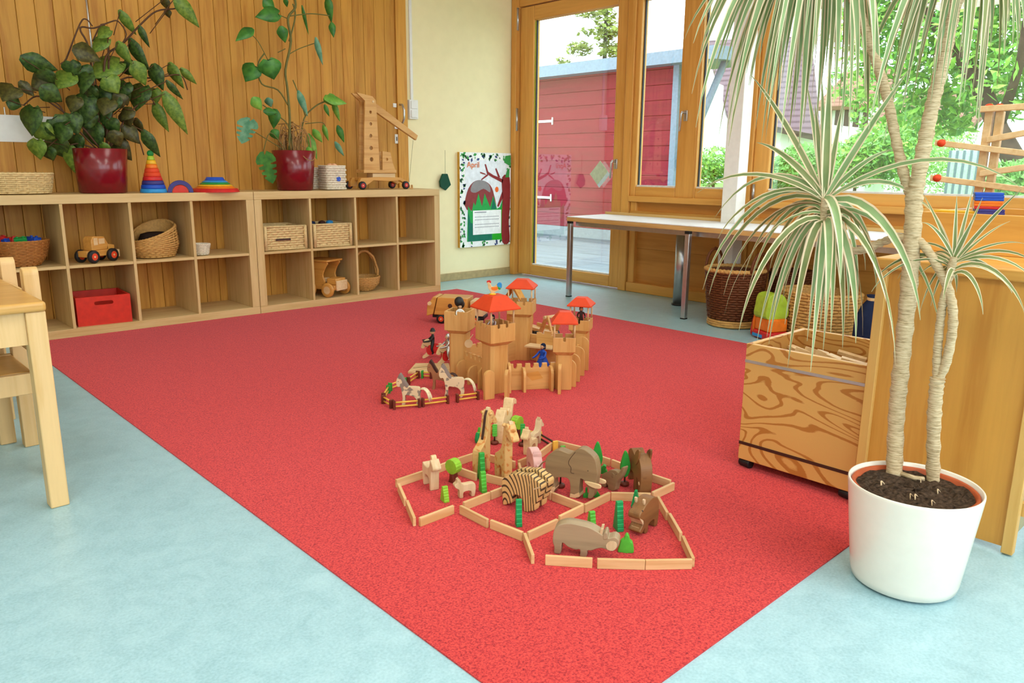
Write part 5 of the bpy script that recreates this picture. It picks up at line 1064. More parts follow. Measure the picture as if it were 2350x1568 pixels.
# ------------------------------------------------------------------ toy castle on the carpet
cy_ = math.atan2(-0.685, 0.728)                       # castle frame: x to the right of the picture, y away from the camera
ccen = Vector((-1.32, -2.30, cz))
castle = thing('toy_castle', 'wooden toy castle with red tower roofs and battlements on the red carpet', 'toy castle', ccen, cy_)
def cl_(px, py): v = F(px, py)-ccen; c, s_ = math.cos(-cy_), math.sin(-cy_); return (v.x*c-v.y*s_, v.x*s_+v.y*c)
def chsq(a, ch): h = a/2; return [(-h+ch, -h), (h-ch, -h), (h, -h+ch), (h, h-ch), (h-ch, h), (-h+ch, h), (-h, h-ch), (-h, -h+ch)]
def tower(xy, yaw, a, box, zc, zb, roof=None, zr=0, zt=0, open_=True):
    t = hier('tower', castle, (xy[0], xy[1], 0), yaw)
    G().prism(chsq(a, a*.13), 0, zc, 'z').done('shaft', MT['toy'], t, bev=0.0015)
    h = box/2; wl = 0.008
    # flared collar
    p0, p1 = chsq(a*.98, a*.13), chsq(box, box*.09); g = G(); n = 8
    g.add([(x, y, zc) for x, y in p0] + [(x, y, zc+0.016) for x, y in p1], [tuple(range(n))[::-1], tuple(range(n, 2*n))] + [(i, (i+1) % n, n+(i+1) % n, n+i) for i in range(n)]); g.done('collar', MT['toy'], t)
    z0 = zc+0.0162; zm = zb-0.012
    for k in range(4):
        g = G(); L = box-0.0002; m = Matrix.Rotation(k*math.pi/2, 4, 'Z')
        # wall with round-bottomed notches
        nt_ = 2 if a > .085 else 1; pr = [(-L/2+wl*(k % 2), z0), (L/2-wl*(k % 2), z0), (L/2-wl*(k % 2), zb)]
        for q in range(nt_, 0, -1):
            cx = -L/2+L*q/(nt_+1); pr += [(cx+0.006, zb)] + [(cx+0.006*math.cos(R(a_)), zm+0.006*math.sin(R(a_))) for a_ in range(0, -181, -30)] + [(cx-0.006, zb)]
        pr += [(-L/2+wl*(k % 2), zb)]
        g.prism(pr, -h, -h+wl, 'y').xf(m).done('battlement', MT['toy'], t, bev=0.0008, seg=1)
    G().box((-h+wl, -h+wl, z0), (h-wl, h-wl, z0+0.004)).done('platform', MT['toyl'], t)
    if roof:
        q = h-0.006
        for sx in (-1, 1):
            for sy in (-1, 1): G().cyl((sx*q, sy*q, zb), (sx*q, sy*q, zr), 0.0038, n=8).done('roof_post', MT['toyl'], t)
        r2 = roof/2; r3 = r2*0.42; g = G()
        g.add([(-r2, -r2, zr), (r2, -r2, zr), (r2, r2, zr), (-r2, r2, zr), (-r2, -r2, zr+0.006), (r2, -r2, zr+0.006), (r2, r2, zr+0.006), (-r2, r2, zr+0.006), (-r3, -r3, zt), (r3, -r3, zt), (r3, r3, zt), (-r3, r3, zt)],
              [(3, 2, 1, 0), (8, 9, 10, 11)] + [(i, (i+1) % 4, 4+(i+1) % 4, 4+i) for i in range(4)] + [(4+i, 4+(i+1) % 4, 8+(i+1) % 4, 8+i) for i in range(4)]); g.done('roof', MT['red'], t, bev=0.0015)
    return t
T1 = cl_(1056, 862); T2 = cl_(1136, 897); T3 = cl_(1196, 822); T4 = cl_(1292, 890); T5 = cl_(1330, 843)
tower(T1, R(-15), 0.082, 0.112, 0.208, 0.312)
tower(T2, R(34), 0.092, 0.124, 0.212, 0.306, 0.158, 0.366, 0.424)
tower(T3, R(-10), 0.10, 0.128, 0.222, 0.302, 0.140, 0.365, 0.408)
tower(T4, R(-2), 0.072, 0.098, 0.156, 0.236, 0.114, 0.296, 0.345)
tower(T5, R(-17), 0.078, 0.098, 0.176, 0.242, 0.116, 0.308, 0.348)
def cwall(a, b, h, n, m0=0.04, m1=0.04, butt=(), thick=0.012, recess_shade=False):
    a, b = Vector((*a, 0)), Vector((*b, 0)); d = (b-a); L = d.length; d.normalize(); yaw = math.atan2(d.y, d.x)
    w_ = hier('wall', castle, a+d*m0, yaw); L2 = L-m0-m1; pr = [(0, 0), (L2, 0), (L2, h)]; zm = h-0.016
    for q in range(n, 0, -1):
        cx = L2*q/(n+1); pr += [(cx+0.008, h), (cx+0.008, zm+0.006)] + [(cx+0.006*math.cos(R(x)), zm+0.006*math.sin(R(x))) for x in range(0, -181, -36)] + [(cx-0.008, zm+0.006), (cx-0.008, h)]
    pr += [(0, h)]
    G().prism(pr, -thick/2, thick/2, 'y').done('crenellated_panel', MT['toyh'], w_, bev=0.001, seg=1)
    for f, bh, out in butt:
        x = L2*f; o2 = 0.052; pr2 = [(-o2*out, 0), (0.03, 0), (0.03, bh*0.8)] + [(0.03-0.0*k, bh*0.8) for k in range(0)] + [(-0.004+(0.03)*math.cos(R(q)), bh-0.03+0.03*math.sin(R(q))) for q in range(0, 181, 18)] + [(-o2*out, bh*0.62)]
        pr2 = [(-o2, 0), (0.02, 0)] + [(-0.016+0.036*math.cos(R(q)), bh-0.036+0.036*math.sin(R(q))) for q in range(0, 181, 15)]
        G().prism(pr2, x-0.006, x+0.006, 'x').done('buttress', MT['toy'], w_, bev=0.001, seg=1)
    if recess_shade: G().prism([(L2*.36, h*.62), (L2*.62, h*.70), (L2*.72, h*.42), (L2*.50, h*.34)], -thick/2-0.0006, -thick/2-0.0001, 'y').done('painted_recess_shade', MT['toyo'], w_)  # thin darker sheet that paints a recess shadow onto the wall
    return w_
cwall(T1, T2, 0.128, 5, .035, .045, ((0.1, .09, 1), (.55, .085, 1), (.95, .10, 1)))
cwall(T2, T4, 0.118, 5, .05, .03, ((.03, .13, 1), (.32, .105, 1), (.86, .108, 1)), recess_shade=True)
cwall(T4, T5, 0.125, 6, .03, .03, ((0.0, .125, 1), (.28, .13, 1), (.62, .14, 1), (.95, .165, 1)))
cwall(T5, T3, 0.135, 4, .03, .05, ((.7, .13, 1),)); cwall(T3, T1, 0.135, 4, .05, .04, ((.3, .12, 1),))
# buttress boards at the foot of the front towers
for (px, py), bh, yw in (((1122, 918), .125, 34), ((1163, 918), .128, 80), ((1284, 904), .13, 85)):
    x_, y_ = cl_(px, py); G().prism([(-0.024, 0), (0.024, 0)] + [(0.024*math.cos(R(q)), bh-0.024+0.024*math.sin(R(q))) for q in range(0, 181, 15)], -0.007, 0.007, 'y').xf(Matrix.Rotation(R(yw), 4, 'Z')).done('buttress', MT['toy'], castle, (x_, y_+0.012, 0), bev=0.001, seg=1)
# inner shelf board and stair behind the right front tower
x_, y_ = cl_(1258, 842); ib = hier('gatehouse', castle, (x_, y_+0.06, 0), R(-25))
G().prism([(-0.06, 0), (0.05, 0), (0.05, .16), (0.03, .16), (0.03, .145), (0.015, .145), (0.015, .165), (-0.02, .165), (-0.02, .15), (-0.035, .15), (-0.035, .155), (-0.06, .155)], -0.005, 0.005, 'y').done('back_panel', MT['toyh'], ib); G().box((-0.095, -0.075, 0.09), (0.05, -0.0052, 0.098)).done('walkway', MT['toyl'], ib, bev=0.001)
# disc hanging at the left tower
x_, y_ = cl_(1072, 872); o = G().cyl((x_+.008, y_-0.012, .172), (x_+.008, y_-0.004, .172), 0.0185, n=22); o.tube([(x_+.01, y_-.008, .19), (x_+.028, y_-.008, .215)], 0.002, 6); o.done('hanging_disc', MT['toyl'], castle)
# ------------------------------------------------------------------ figures
def figure(name, label, loc, rz, s, cloth, legs, helm, pose='stand', arms=((-1, .35, .25), (1, .35, .25)), hat=None, skin_='#e0b48a'):
    t = thing(name, label, 'toy figure', loc, rz)
    vs = [(0, 0, .48), (0, 0, .60), (0, 0, .76), (0, 0, .84), (0, 0, .93)]; es = [(0, 1), (1, 2), (2, 3), (3, 4)]; rad = [.085, .075, .095, .035, .075]
    def add(chain, rs, root):
        k = root
        for p, r in zip(chain, rs): vs.append(p); rad.append(r); es.append((k, len(vs)-1)); k = len(vs)-1
    for sd in (-1, 1):
        if pose == 'stand': add([(sd*.06, 0, .44), (sd*.07, .0, .24), (sd*.07, 0, .04), (sd*.07, -.09, .02)], [.065, .05, .035, .03], 0)
        else: add([(sd*.11, -.03, .44), (sd*.16, -.06, .28), (sd*.15, 0.0, .12), (sd*.15, -.06, .09)], [.065, .052, .036, .03], 0)
    for sd, fy, fz in arms: add([(sd*.14, 0, .74), (sd*.19, -fy*.4, .60), (sd*.15, -fy, .5+fz*.3), (sd*.14, -fy-.05, .52+fz*.3)], [.045, .04, .032, .028], 2)
    me = bpy.data.meshes.new('body'); me.from_pydata([tuple(c*s for c in v) for v in vs], es, []); o = bpy.data.objects.new('body', me); COL.objects.link(o); o.parent = t; me.materials.append(MT[cloth])
    m = o.modifiers.new('skin', 'SKIN'); m.use_smooth_shade = True
    for i, sv in enumerate(me.skin_vertices[0].data): sv.radius = (rad[i]*s, rad[i]*s)
    me.skin_vertices[0].data[0].use_root = True; o.modifiers.new('sub', 'SUBSURF').levels = 1
    g = G().ball((0, -0.004*s, .93*s), (.083*s, .088*s, .10*s), 14, 10); g.ball((0, -.092*s, .915*s), (.016*s, .02*s, .022*s), 8, 6)
    for sd in (-1, 1): g.ball((sd*.03*s, -.082*s, .945*s), (.011*s, .01*s, .012*s), 8, 6, 1); g.ball((sd*.084*s, 0, .93*s), (.014*s, .02*s, .024*s), 8, 6)
    g.box((-.022*s, -.09*s, .88*s), (.022*s, -.082*s, .888*s), 2); g.done('head', [MT['skin'], MT['black'], MT['redp']], t)
    if helm: G().lathe([(.115*s, .955*s), (.10*s, .985*s), (.088*s, 1.0*s), (.075*s, 1.05*s), (.035*s, 1.085*s), (0, 1.09*s)] if hat == 'hat' else [(.092*s, .86*s), (.098*s, .93*s), (.092*s, 1.0*s), (.055*s, 1.05*s), (0, 1.065*s)], 16, (0, .022*s if hat != 'hat' else 0, 0)).done('helmet' if hat != 'hat' else 'hat', MT[helm], t)
    return t
MT['skin'] = plain('figure_skin', '#dcae86', 0.6)
def silh(name, pts, sc, th, mats, par, cx=0, by=0, bev=0.0016, sm=3, sq=1.0, y0=None, seg=2):
    P = [((x-cx)*sc/sq, (by-y)*sc*1.07) for x, y in pts]
    if sm > 1: P = crom(P, sm)
    y0 = -th/2 if y0 is None else y0
    return G().prism(P, y0, y0+th, 'y').done(name, mats, par, bev=bev, seg=seg)
# knights riding
horse_r = [(0, 62), (10, 40), (20, 30), (34, 26), (44, 34), (52, 52), (72, 54), (90, 46), (100, 56), (98, 78), (106, 106), (98, 112), (86, 90), (70, 84), (52, 86), (36, 100), (12, 112), (6, 104), (24, 88), (30, 72), (24, 56), (12, 66)]
def rider(loc, rz, lab_h, lab_f, cloth, helm, hat, K=1.32):
    h = thing('toy_horse', lab_h, 'toy horse', loc, rz)
    silh('horse_body', [(x, y) for x, y in horse_r], 0.00082*K, 0.016, [MT['toyl']], h, 52, 112)
    for sd in (-1, 1): G().prism(crom([((a-52)*0.00082*K, (112-b)*0.00088*K) for a, b in ((28, 62), (44, 50), (84, 50), (96, 66), (92, 92), (66, 88), (40, 96), (26, 84))], 3), sd*0.0095-0.001, sd*0.0095+0.001, 'y').done('red_blanket', MT['redp'], h)
    G().tube([(-.012*K, -.012, .045*K), (-.03*K, -.01, .052*K), (-.036*K, 0, .056*K), (-.03*K, .01, .052*K), (-.012*K, .012, .045*K)], 0.001, 5).done('bridle', MT['dkbrown'], h)
    f = figure('toy_knight', lab_f, (loc[0]+0.004*math.cos(rz), loc[1]+0.004*math.sin(rz), loc[2]+0.014), rz-math.pi/2, 0.10*K, cloth, 'black', helm, 'ride', hat=hat)
k1 = F(992, 822); rider((k1.x, k1.y, cz), cy_+R(10), 'light wooden toy horse with red blanket carrying the black-clad rider', 'toy rider in a black coat and hat on the left small horse', 'black', 'black', 'hat')
k2 = F(1026, 836); rider((k2.x, k2.y, cz), cy_+R(30), 'light wooden toy horse with red blanket half hidden by the left tower', 'toy knight in grey armour on the horse half hidden by the left tower', 'chrome', 'chrome', 'helm')
def cw_(x, y, z): c, s_ = math.cos(cy_), math.sin(cy_); return (ccen.x+x*c-y*s_, ccen.y+x*s_+y*c, cz+z)
kn = figure('toy_knight', 'toy knight with a bushy black plume standing in the open left tower', cw_(T1[0]+.0, T1[1]+.005, .2285), cy_+R(20), 0.105, 'wplas', 'black', 'black')
G().ball((0.0, 0.012, 0.118), (.022, .026, .024), 12, 9).ball((0.012, 0.022, 0.105), (.018, .018, .02), 10, 8).done('plume', MT['black'], kn)
figure('toy_knight', 'toy knight in grey and white under the roof of the front tower', cw_(T2[0]-.012, T2[1]+.0, .2325), cy_+R(-30), 0.10, 'chrome', 'black', 'black')
figure('toy_knight', 'dark toy guard under the roof of the right rear tower', cw_(T5[0]+.0, T5[1], .1965), cy_, 0.10, 'dkbrown', 'black', 'black')
x_, y_ = cl_(1247, 858)
fb = figure('toy_figure', 'blue-robed toy figure leaning on the inside of the castle wall', cw_(x_-.004, y_+.022, 0), cy_+R(-40), 0.135, 'blue', 'blue', 'navy')
G().lathe([(.045, .0), (.038, .03), (.02, .07), (.014, .085)], 16).done('robe', MT['blue'], fb)
# rooster on the front tower roof
x_, y_ = T2
ro = thing('toy_rooster', 'painted wooden rooster standing on the red roof of the front tower', 'toy rooster', cw_(x_-.012, y_, .4245), cy_+R(-10))
rp = [(60, 100), (52, 80), (38, 62), (36, 44), (30, 30), (38, 24), (50, 26), (56, 40), (64, 52), (84, 48), (100, 34), (118, 26), (130, 40), (128, 60), (108, 76), (88, 84), (76, 100)]
silh('body', rp, 0.00062, 0.010, [MT['toyl']], ro, 68, 104)
silh('comb', [(30, 30), (28, 18), (38, 14), (48, 12), (58, 22), (54, 30), (42, 26)], 0.00062, 0.009, [MT['redp']], ro, 68, 104, y0=-0.0045)
silh('wing', [(60, 56), (82, 54), (108, 52), (104, 68), (84, 76), (66, 72)], 0.00062, 0.013, [MT['orange']], ro, 68, 104)
silh('tail', [(100, 36), (112, 24), (128, 28), (132, 44), (128, 60), (116, 54), (104, 50)], 0.00062, 0.012, [MT['ltblue']], ro, 68, 104)
silh('tail_band', [(98, 50), (112, 52), (126, 62), (118, 70), (104, 62)], 0.00062, 0.0125, [MT['leafg']], ro, 68, 104)
G().lathe([(.015, .0), (.015, .004), (.008, .006)], 16, capb=True, capt=True).done('stand', MT['yel'], ro)
# ------------------------------------------------------------------ trucks behind the castle
g0 = F(1008, 742); yawt = math.atan2(-.87, .49)
tk = thing('toy_garbage_truck', 'wooden toy refuse truck with red hubs standing behind the castle', 'toy vehicle', (g0.x+0.115, g0.y-0.06, cz), yawt+R(6))
G().box((-0.16, -0.055, 0.035), (0.17, 0.055, 0.055)).done('chassis', MT['black'], tk, bev=0.003)
G().prism([(-0.145, 0.056), (0.07, 0.056), (0.07, 0.165), (-0.12, 0.165)], -0.075, 0.075, 'y').done('container', MT['toyo'], tk, bev=0.004)
G().prism([(-0.195, 0.045), (-0.152, 0.056), (-0.127, 0.165), (-0.150, 0.168), (-0.19, 0.11)], -0.07, 0.07, 'y').done('tail_hopper', MT['toyo'], tk, bev=0.005)
G().cyl((-0.172, -0.08, 0.125), (-0.172, 0.08, 0.125), 0.012).done('hopper_roller', MT['toyl'], tk)
G().cyl((-0.04, -0.0752, 0.115), (-0.04, -0.0765, 0.115), 0.014, n=18).done('round_emblem', MT['dkbrown'], tk)
G().prism([(0.085, 0.056), (0.165, 0.056), (0.165, 0.10), (0.15, 0.15), (0.085, 0.15)], -0.065, 0.065, 'y').done('cab', MT['toyl'], tk, bev=0.004)
for a in (-0.10, -0.045, 0.12):
    for yy in (-0.062, 0.062): wheel(tk, (a, yy, 0.030), 0.030, 0.024, ax='y')
x_, y_ = cl_(1205, 800)
c0 = Vector(cw_(x_+.03, y_+.30, 0)); ck = thing('toy_crane_truck', 'wooden toy loader truck with a sloping arm behind the tallest tower', 'toy vehicle', (c0.x, c0.y, cz), cy_+R(-55))
G().box((-0.16, -0.05, 0.045), (0.20, 0.05, 0.062)).done('chassis', MT['toyh'], ck, bev=0.003)
G().box((-0.16, -0.055, 0.0622), (-0.04, 0.055, 0.16)).done('cab', MT['toyo'], ck, bev=0.005); G().box((-0.165, -0.045, 0.105), (-0.1602, 0.045, 0.15)).done('windscreen', MT['navy'], ck)
G().prism([(0.0, 0.0622), (0.19, 0.0622), (0.24, 0.16), (0.22, 0.165), (0.17, 0.08), (0.0, 0.08)], -0.06, -0.048, 'y').done('bed_side', MT['toyh'], ck, bev=0.002)
G().prism([(0.0, 0.0622), (0.19, 0.0622), (0.24, 0.16), (0.22, 0.165), (0.17, 0.08), (0.0, 0.08)], 0.048, 0.06, 'y').done('bed_side', MT['toyh'], ck, bev=0.002)
G().cyl((0.225, -0.07, 0.155), (0.225, 0.07, 0.155), 0.010).done('axle_bar', MT['toyl'], ck); G().rbox((0.255, -0.05, 0.11), (0.012, 0.012, 0.12), Matrix.Rotation(R(-25), 3, 'Y')).done('hanging_rod', MT['toyh'], ck)
G().prism([(-0.03, 0.165), (-0.01, 0.15), (-0.15, 0.285), (-0.165, 0.27)], -0.02, 0.02, 'y').done('arm', MT['toyo'], ck, bev=0.002); G().prism([(-0.15, 0.285), (-0.165, 0.27), (-0.235, 0.20), (-0.22, 0.215)], -0.018, 0.018, 'y').done('arm', MT['toyo'], ck, bev=0.002)
for a in (-0.11, 0.08, 0.155):
    for yy in (-0.064, 0.064): wheel(ck, (a, yy, 0.034), 0.034, 0.024, 'black', 'black', ax='y')
# ------------------------------------------------------------------ horse pen beside the castle
pl = thing('drawbridge_board', 'loose light wooden drawbridge board lying beside the castle', 'toy board', (0, 0, 0)); q = [F(936, 858), F(1034, 858), F(1030, 838), F(954, 838)]
G().prism([(p.x, p.y) for p in q], cz, cz+0.010, 'z').done('board', MT['toyl'], pl, bev=0.001); m_ = (q[0]+q[1]+q[2]+q[3])/4
G().tube([(q[0]*.6+q[3]*.4)+Vector((.01, -.005, 0.0105)), (m_)+Vector((-.01, .02, .0105)), (q[2]*.55+q[3]*.45)+Vector((0, -.004, .0105))], 0.0008, 5).done('pencil_line', MT['dkbrown'], pl)
def fence(p0, p1, label, pc=('brown', 'brown'), rc_='fyel', h=0.036, grp='toy fence sections of the horse pen', gap=.008):
    a, b = F(*p0), F(*p1); d = b-a; L = d.length; yaw = math.atan2(d.y, d.x); t = thing('toy_fence', label, 'toy fence', ((a.x+b.x)/2, (a.y+b.y)/2, cz), yaw, grp)
    for sx, c in ((-1, pc[0]), (1, pc[1])): G().rbox((sx*(L/2-0.005), 0, h/2), (0.0095, 0.018, h)).done('post', MT[c], t, bev=0.001, seg=1)
    for z in (h*.32, h*.78): G().cyl((-L/2+.0105, 0, z), (L/2-.0105, 0, z), 0.0036, n=8).done('rail', MT[rc_], t)
    return t
fence((902, 940), (965, 935), 'yellow-railed toy fence, front left section of the horse pen'); fence((968, 934), (1030, 926), 'yellow-railed toy fence, front middle section of the horse pen'); fence((1047, 924), (1099, 917), 'yellow-railed toy fence, front right section touching the castle')
fence((879, 926), (900, 938), 'short oblique toy fence at the left front corner of the horse pen'); fence((880, 922), (892, 902), 'toy fence running back along the left end of the pen', ('brown', 'leafg')); fence((894, 898), (930, 884), 'toy fence with a green post, rear left of the pen', ('leafg', 'leafg')); fence((936, 884), (960, 868), 'toy fence with brown posts, rear middle of the pen'); fence((967, 868), (992, 869), 'toy fence with a green post behind the brown horse', ('leafg', 'brown'))
hb = [(0, 62), (2, 40), (12, 20), (22, 8), (32, 22), (48, 50), (62, 74), (100, 76), (128, 80), (134, 100), (130, 122), (133, 150), (122, 176), (108, 174), (114, 150), (98, 128), (70, 122), (50, 122), (48, 150), (44, 178), (28, 178), (34, 140), (30, 106), (22, 78), (8, 78)]
def toyhorse(loc, rz, sc, lab, body, mane, tail, flip=False):
    t = thing('toy_horse', lab, 'toy horse', loc, rz)
    silh('horse_body', hb, sc, 0.022, [MT[body]], t, 70, 178)
    silh('mane', [(12, 20), (22, 6), (34, 20), (50, 48), (66, 74), (56, 80), (40, 60), (26, 34)], sc, 0.024, [MT[mane]], t, 70, 178)
    for sd in (-1, 1): G().ball(((12-70)*sc, sd*0.0108, (178-48)*sc*1.07), (.0018, .001, .0018), 8, 6).done('eye', MT['black'], t)
    x, z = (132-70)*sc, (178-90)*sc*1.07; s_ = sc/0.00068
    g = G()
    for k in range(9):
        o_ = (k-4)*0.0016; g.tube(bez((x, o_, z), (x+.018*s_, o_*1.5, z+.012*s_), (x+(.042-.002*abs(k-4))*s_, o_*2.2, z-.008*s_), (x+(.036+.004*(k % 3))*s_, o_*2.5, z-(.042+.005*(k % 2))*s_), 7), [.0018, .0028, .0034, .0036, .0036, .0032, .0024, .0008], 6)
    g.done('tail', MT[tail], t); return t
h1_ = F(940, 930); toyhorse((h1_.x, h1_.y, cz), cy_+R(-4), 0.00073, 'small dapple grey-maned wooden horse at the left of the pen', 'horse', 'greymane', 'mane')
h2_ = F(1041, 911); toyhorse((h2_.x-.006, h2_.y, cz), cy_+R(4), 0.00080, 'larger dapple wooden horse with a tow tail nearest the castle', 'horse', 'greymane', 'mane')
h3_ = F(1008, 893); toyhorse((h3_.x, h3_.y, cz), cy_+R(-2), 0.00072, 'brown wooden horse with a black mane behind the dapple ones', 'cbrown', 'dkbrown', 'dkbrown')
# ------------------------------------------------------------------ zoo: fences of wooden blocks
bt = 0.0085; bh = 0.0255
def block(p0, p1, label):
    a, b = F(*p0), F(*p1); d = b-a; L = min(d.length, 0.118); yaw = math.atan2(d.y, d.x); m_ = (a+b)/2
    nrm = Vector((-math.sin(yaw), math.cos(yaw), 0)); nrm = nrm if nrm.dot(Vector((FW.x, FW.y, 0))) > 0 else -nrm
    m_ = m_+nrm*bt/2
    o = bpy.data.objects.new('wooden_block', block.me.get(round(L, 3)) or block.me.setdefault(round(L, 3), G().box((-L/2, -bt/2, 0), (L/2, bt/2, bh)).mesh('wooden_block', [MT['block']], 0.0012, 2))); COL.objects.link(o)
    o.location = (m_.x, m_.y, cz); o.rotation_euler = (0, 0, yaw); return tag(o, label, 'block', 'wooden fence blocks of the zoo')
block.me = {}
for p0, p1, lb in [
 ((911, 1120), (973, 1099), 'block at the outer left rear of the goat pen, left of the goat'), ((977, 1098), (1047, 1071), 'block in the rear fence of the goat pen between goat and round tree'), ((1053, 1069), (1114, 1049), 'block behind the left giraffe, on its left side'), ((1119, 1060), (1180, 1077), 'block joining behind the two giraffes, ending right of them'),
 ((1030, 1083), (1091, 1105), 'block right of the round lime tree'), ((1114, 1107), (1172, 1121), 'block between the stepped trees and the zebras'), ((912, 1128), (927, 1163), 'block at the far left corner of the goat pen, seen end-on'), ((931, 1167), (948, 1209), 'nearest left block of the goat pen, slanting towards the camera'), ((965, 1210), (1043, 1180), 'detached front block of the goat pen by the gap'),
 ((1054, 1180), (1117, 1213), 'left front block of the zebra pen'), ((1124, 1214), (1197, 1243), 'right front block of the zebra pen, before the emerald tree'), ((1066, 1173), (1126, 1149), 'left rear block of the zebra pen'), ((1128, 1148), (1186, 1125), 'rear block of the zebra pen running behind the zebras'),
 ((1240, 1054), (1274, 1028), 'block rising to the rear corner of the elephant pen'), ((1276, 1028), (1332, 1042), 'rear fence block right of the elephant pen corner, behind the stacked trees'), ((1337, 1050), (1398, 1071), 'rear fence block behind the tall spear tree'), ((1402, 1072), (1458, 1094), 'rear fence block behind the elephant that faces the camera'), ((1472, 1099), (1537, 1121), 'fence block right of the elephant that faces the camera'),
 ((1548, 1126), (1499, 1149), 'outermost right block of the elephant pen'), ((1402, 1150), (1493, 1152), 'block between elephant pen and hippo pen, behind the standing hippo'), ((1344, 1178), (1401, 1149), 'slanting block left of the dark stepped trees between elephants and hippos'), ((1256, 1146), (1263, 1149), 'short stub of block behind the zebra heads'), ((1266, 1150), (1336, 1177), 'right rear block of the zebra pen under the elephant'), ((1340, 1178), (1286, 1205), 'right side block of the zebra pen, upper of two'), ((1281, 1212), (1214, 1243), 'right side block of the zebra pen, lower of two'),
 ((1200, 1243), (1219, 1296), 'left end block of the hippo pen pointing towards the camera'), ((1251, 1298), (1359, 1305), 'front block right under the grey hippo'), ((1370, 1306), (1480, 1309), 'middle front block of the hippo pen'), ((1481, 1309), (1588, 1307), 'right front block of the hippo pen'), ((1586, 1303), (1562, 1249), 'right side block of the hippo pen, nearest the front corner'), ((1558, 1243), (1532, 1197), 'right side block of the hippo pen, middle one'), ((1527, 1195), (1506, 1157), 'right side block of the hippo pen, rearmost'),
 ((1188, 1079), (1196, 1111), 'pale block seen end-on left of the pink pig'), ((1192, 1075), (1237, 1056), 'block behind the pink pig'), ((1232, 1103), (1254, 1093), 'block between pig and big elephant')]: block(p0, p1, lb)
# ------------------------------------------------------------------ zoo: animals cut from thick board
def zx(pts, ox, oy, k): return [(ox+x/k, oy+y/k) for x, y in pts]
def z3(pts): return zx(pts, 1150, 950, 4.126)
def z2(pts): return zx(pts, 850, 900, 4.48)
class Cut:
    def __init__(s, name, label, p0, p1, cat, group=None):
        a, b = F(*p0), F(*p1); d = b-a; s.p0, s.p1 = p0, p1; s.sx = d.length/(p1[0]-p0[0]); yaw = math.atan2(d.y, d.x)
        s.sz = ((a+b)/2-CAM).dot(FW)/FPX*1.08; s.nrm = Vector((-math.sin(yaw), math.cos(yaw), 0))
        s.t = thing(name, label, cat, (a.x, a.y, cz), yaw, group)
    def L(s, pts): return [((x-s.p0[0])*s.sx, (s.p0[1]+(s.p1[1]-s.p0[1])*(x-s.p0[0])/(s.p1[0]-s.p0[0])-y)*s.sz) for x, y in pts]
    def part(s, name, pts, y0, y1, mats, bev=0.002, sm=3):
        P = s.L(pts); P = crom(P, sm) if sm > 1 else P
        P = [(a, max(b, 0.0)) for a, b in P]
        return G().prism(P, y0, y1, 'y').done(name, mats, s.t, bev=bev, seg=2)
EL = [(412, 500), (415, 430), (440, 395), (470, 372), (530, 350), (590, 372), (640, 388), (680, 372), (720, 346), (770, 355), (830, 400), (870, 450), (890, 520), (896, 590), (888, 650), (875, 730), (862, 790), (840, 806), (815, 792), (822, 730), (800, 680), (780, 640), (745, 618), (738, 650), (734, 720), (737, 790), (700, 800), (648, 792), (652, 720), (646, 650), (620, 612), (560, 604), (512, 612), (500, 655), (508, 700), (495, 748), (452, 745), (430, 690), (418, 600)]
e = Cut('toy_elephant', 'big grey wooden elephant in side view with light tusks and curved tail', z3([(470, 752)])[0], z3([(695, 800)])[0], 'toy animal')
e.part('body', z3(EL), -0.0, 0.032, [MT['eleph']], 0.003)
e.part('toenails', z3([(655, 755), (690, 765), (735, 745), (742, 785), (700, 800), (648, 792)]), -0.0006, 0.0326, [MT['toyl']], 0.001, 1); e.part('toenails', z3([(450, 700), (505, 690), (508, 712), (495, 748), (452, 745)]), -0.0006, 0.0326, [MT['toyl']], 0.001, 1)
for y0 in (-0.007, 0.033): e.part('tusk', z3([(785, 640), (820, 640), (880, 655), (935, 675), (935, 705), (890, 705), (830, 680)]), y0, y0+0.006, [MT['toyl']], 0.002, 2)
q = e.L(z3([(690, 375), (640, 440), (632, 480), (655, 515), (655, 560), (685, 570)])); G().tube([(a, -0.0006, b) for a, b in crom(q, 3, False)], 0.0007, 5).done('ear_line', MT['dkbrown'], e.t)
q = e.L(z3([(415, 455), (370, 475), (335, 520), (310, 565)])); G().tube([(a, 0.012, b) for a, b in crom(q, 3, False)], 0.0022, 6).done('tail', MT['eleph'], e.t)
q = e.L(z3([(810, 547)]))[0]; G().ball((q[0], -0.0004, q[1]), (0.0016, 0.001, 0.0012), 8, 6).done('eye', MT['black'], e.t)
e = Cut('toy_elephant', 'baby grey elephant with raised trunk between the spear trees', z3([(965, 692)])[0], z3([(1040, 728)])[0], 'toy animal')
e.part('body', z3([(945, 620), (950, 575), (985, 556), (1010, 545), (1030, 535), (1075, 545), (1105, 565), (1130, 515), (1143, 525), (1122, 595), (1090, 645), (1078, 690), (1068, 728), (1015, 732), (1010, 680), (990, 660), (984, 695), (952, 692)]), 0, 0.02, [MT['eleph']], 0.002)
q = e.L(z3([(1085, 575)]))[0]; G().ball((q[0], -0.0004, q[1]), (0.0012, 0.001, 0.001), 8, 6).done('eye', MT['black'], e.t)
e.part('ear', z3([(1040, 560), (1065, 575), (1060, 610), (1040, 600)]), -0.002, 0.0, [MT['eleph']], 0.0006, 2)
H1 = [(485, 1210), (490, 1120), (520, 1065), (580, 1040), (650, 1038), (740, 1055), (830, 1080), (905, 1120), (950, 1150), (990, 1165), (1010, 1180), (1060, 1170), (1098, 1195), (1105, 1232), (1085, 1275), (1050, 1302), (1000, 1292), (950, 1275), (900, 1280), (850, 1298), (815, 1300), (806, 1358), (746, 1358), (745, 1290), (700, 1288), (630, 1262), (580, 1222), (568, 1260), (560, 1330), (502, 1325), (500, 1262)]
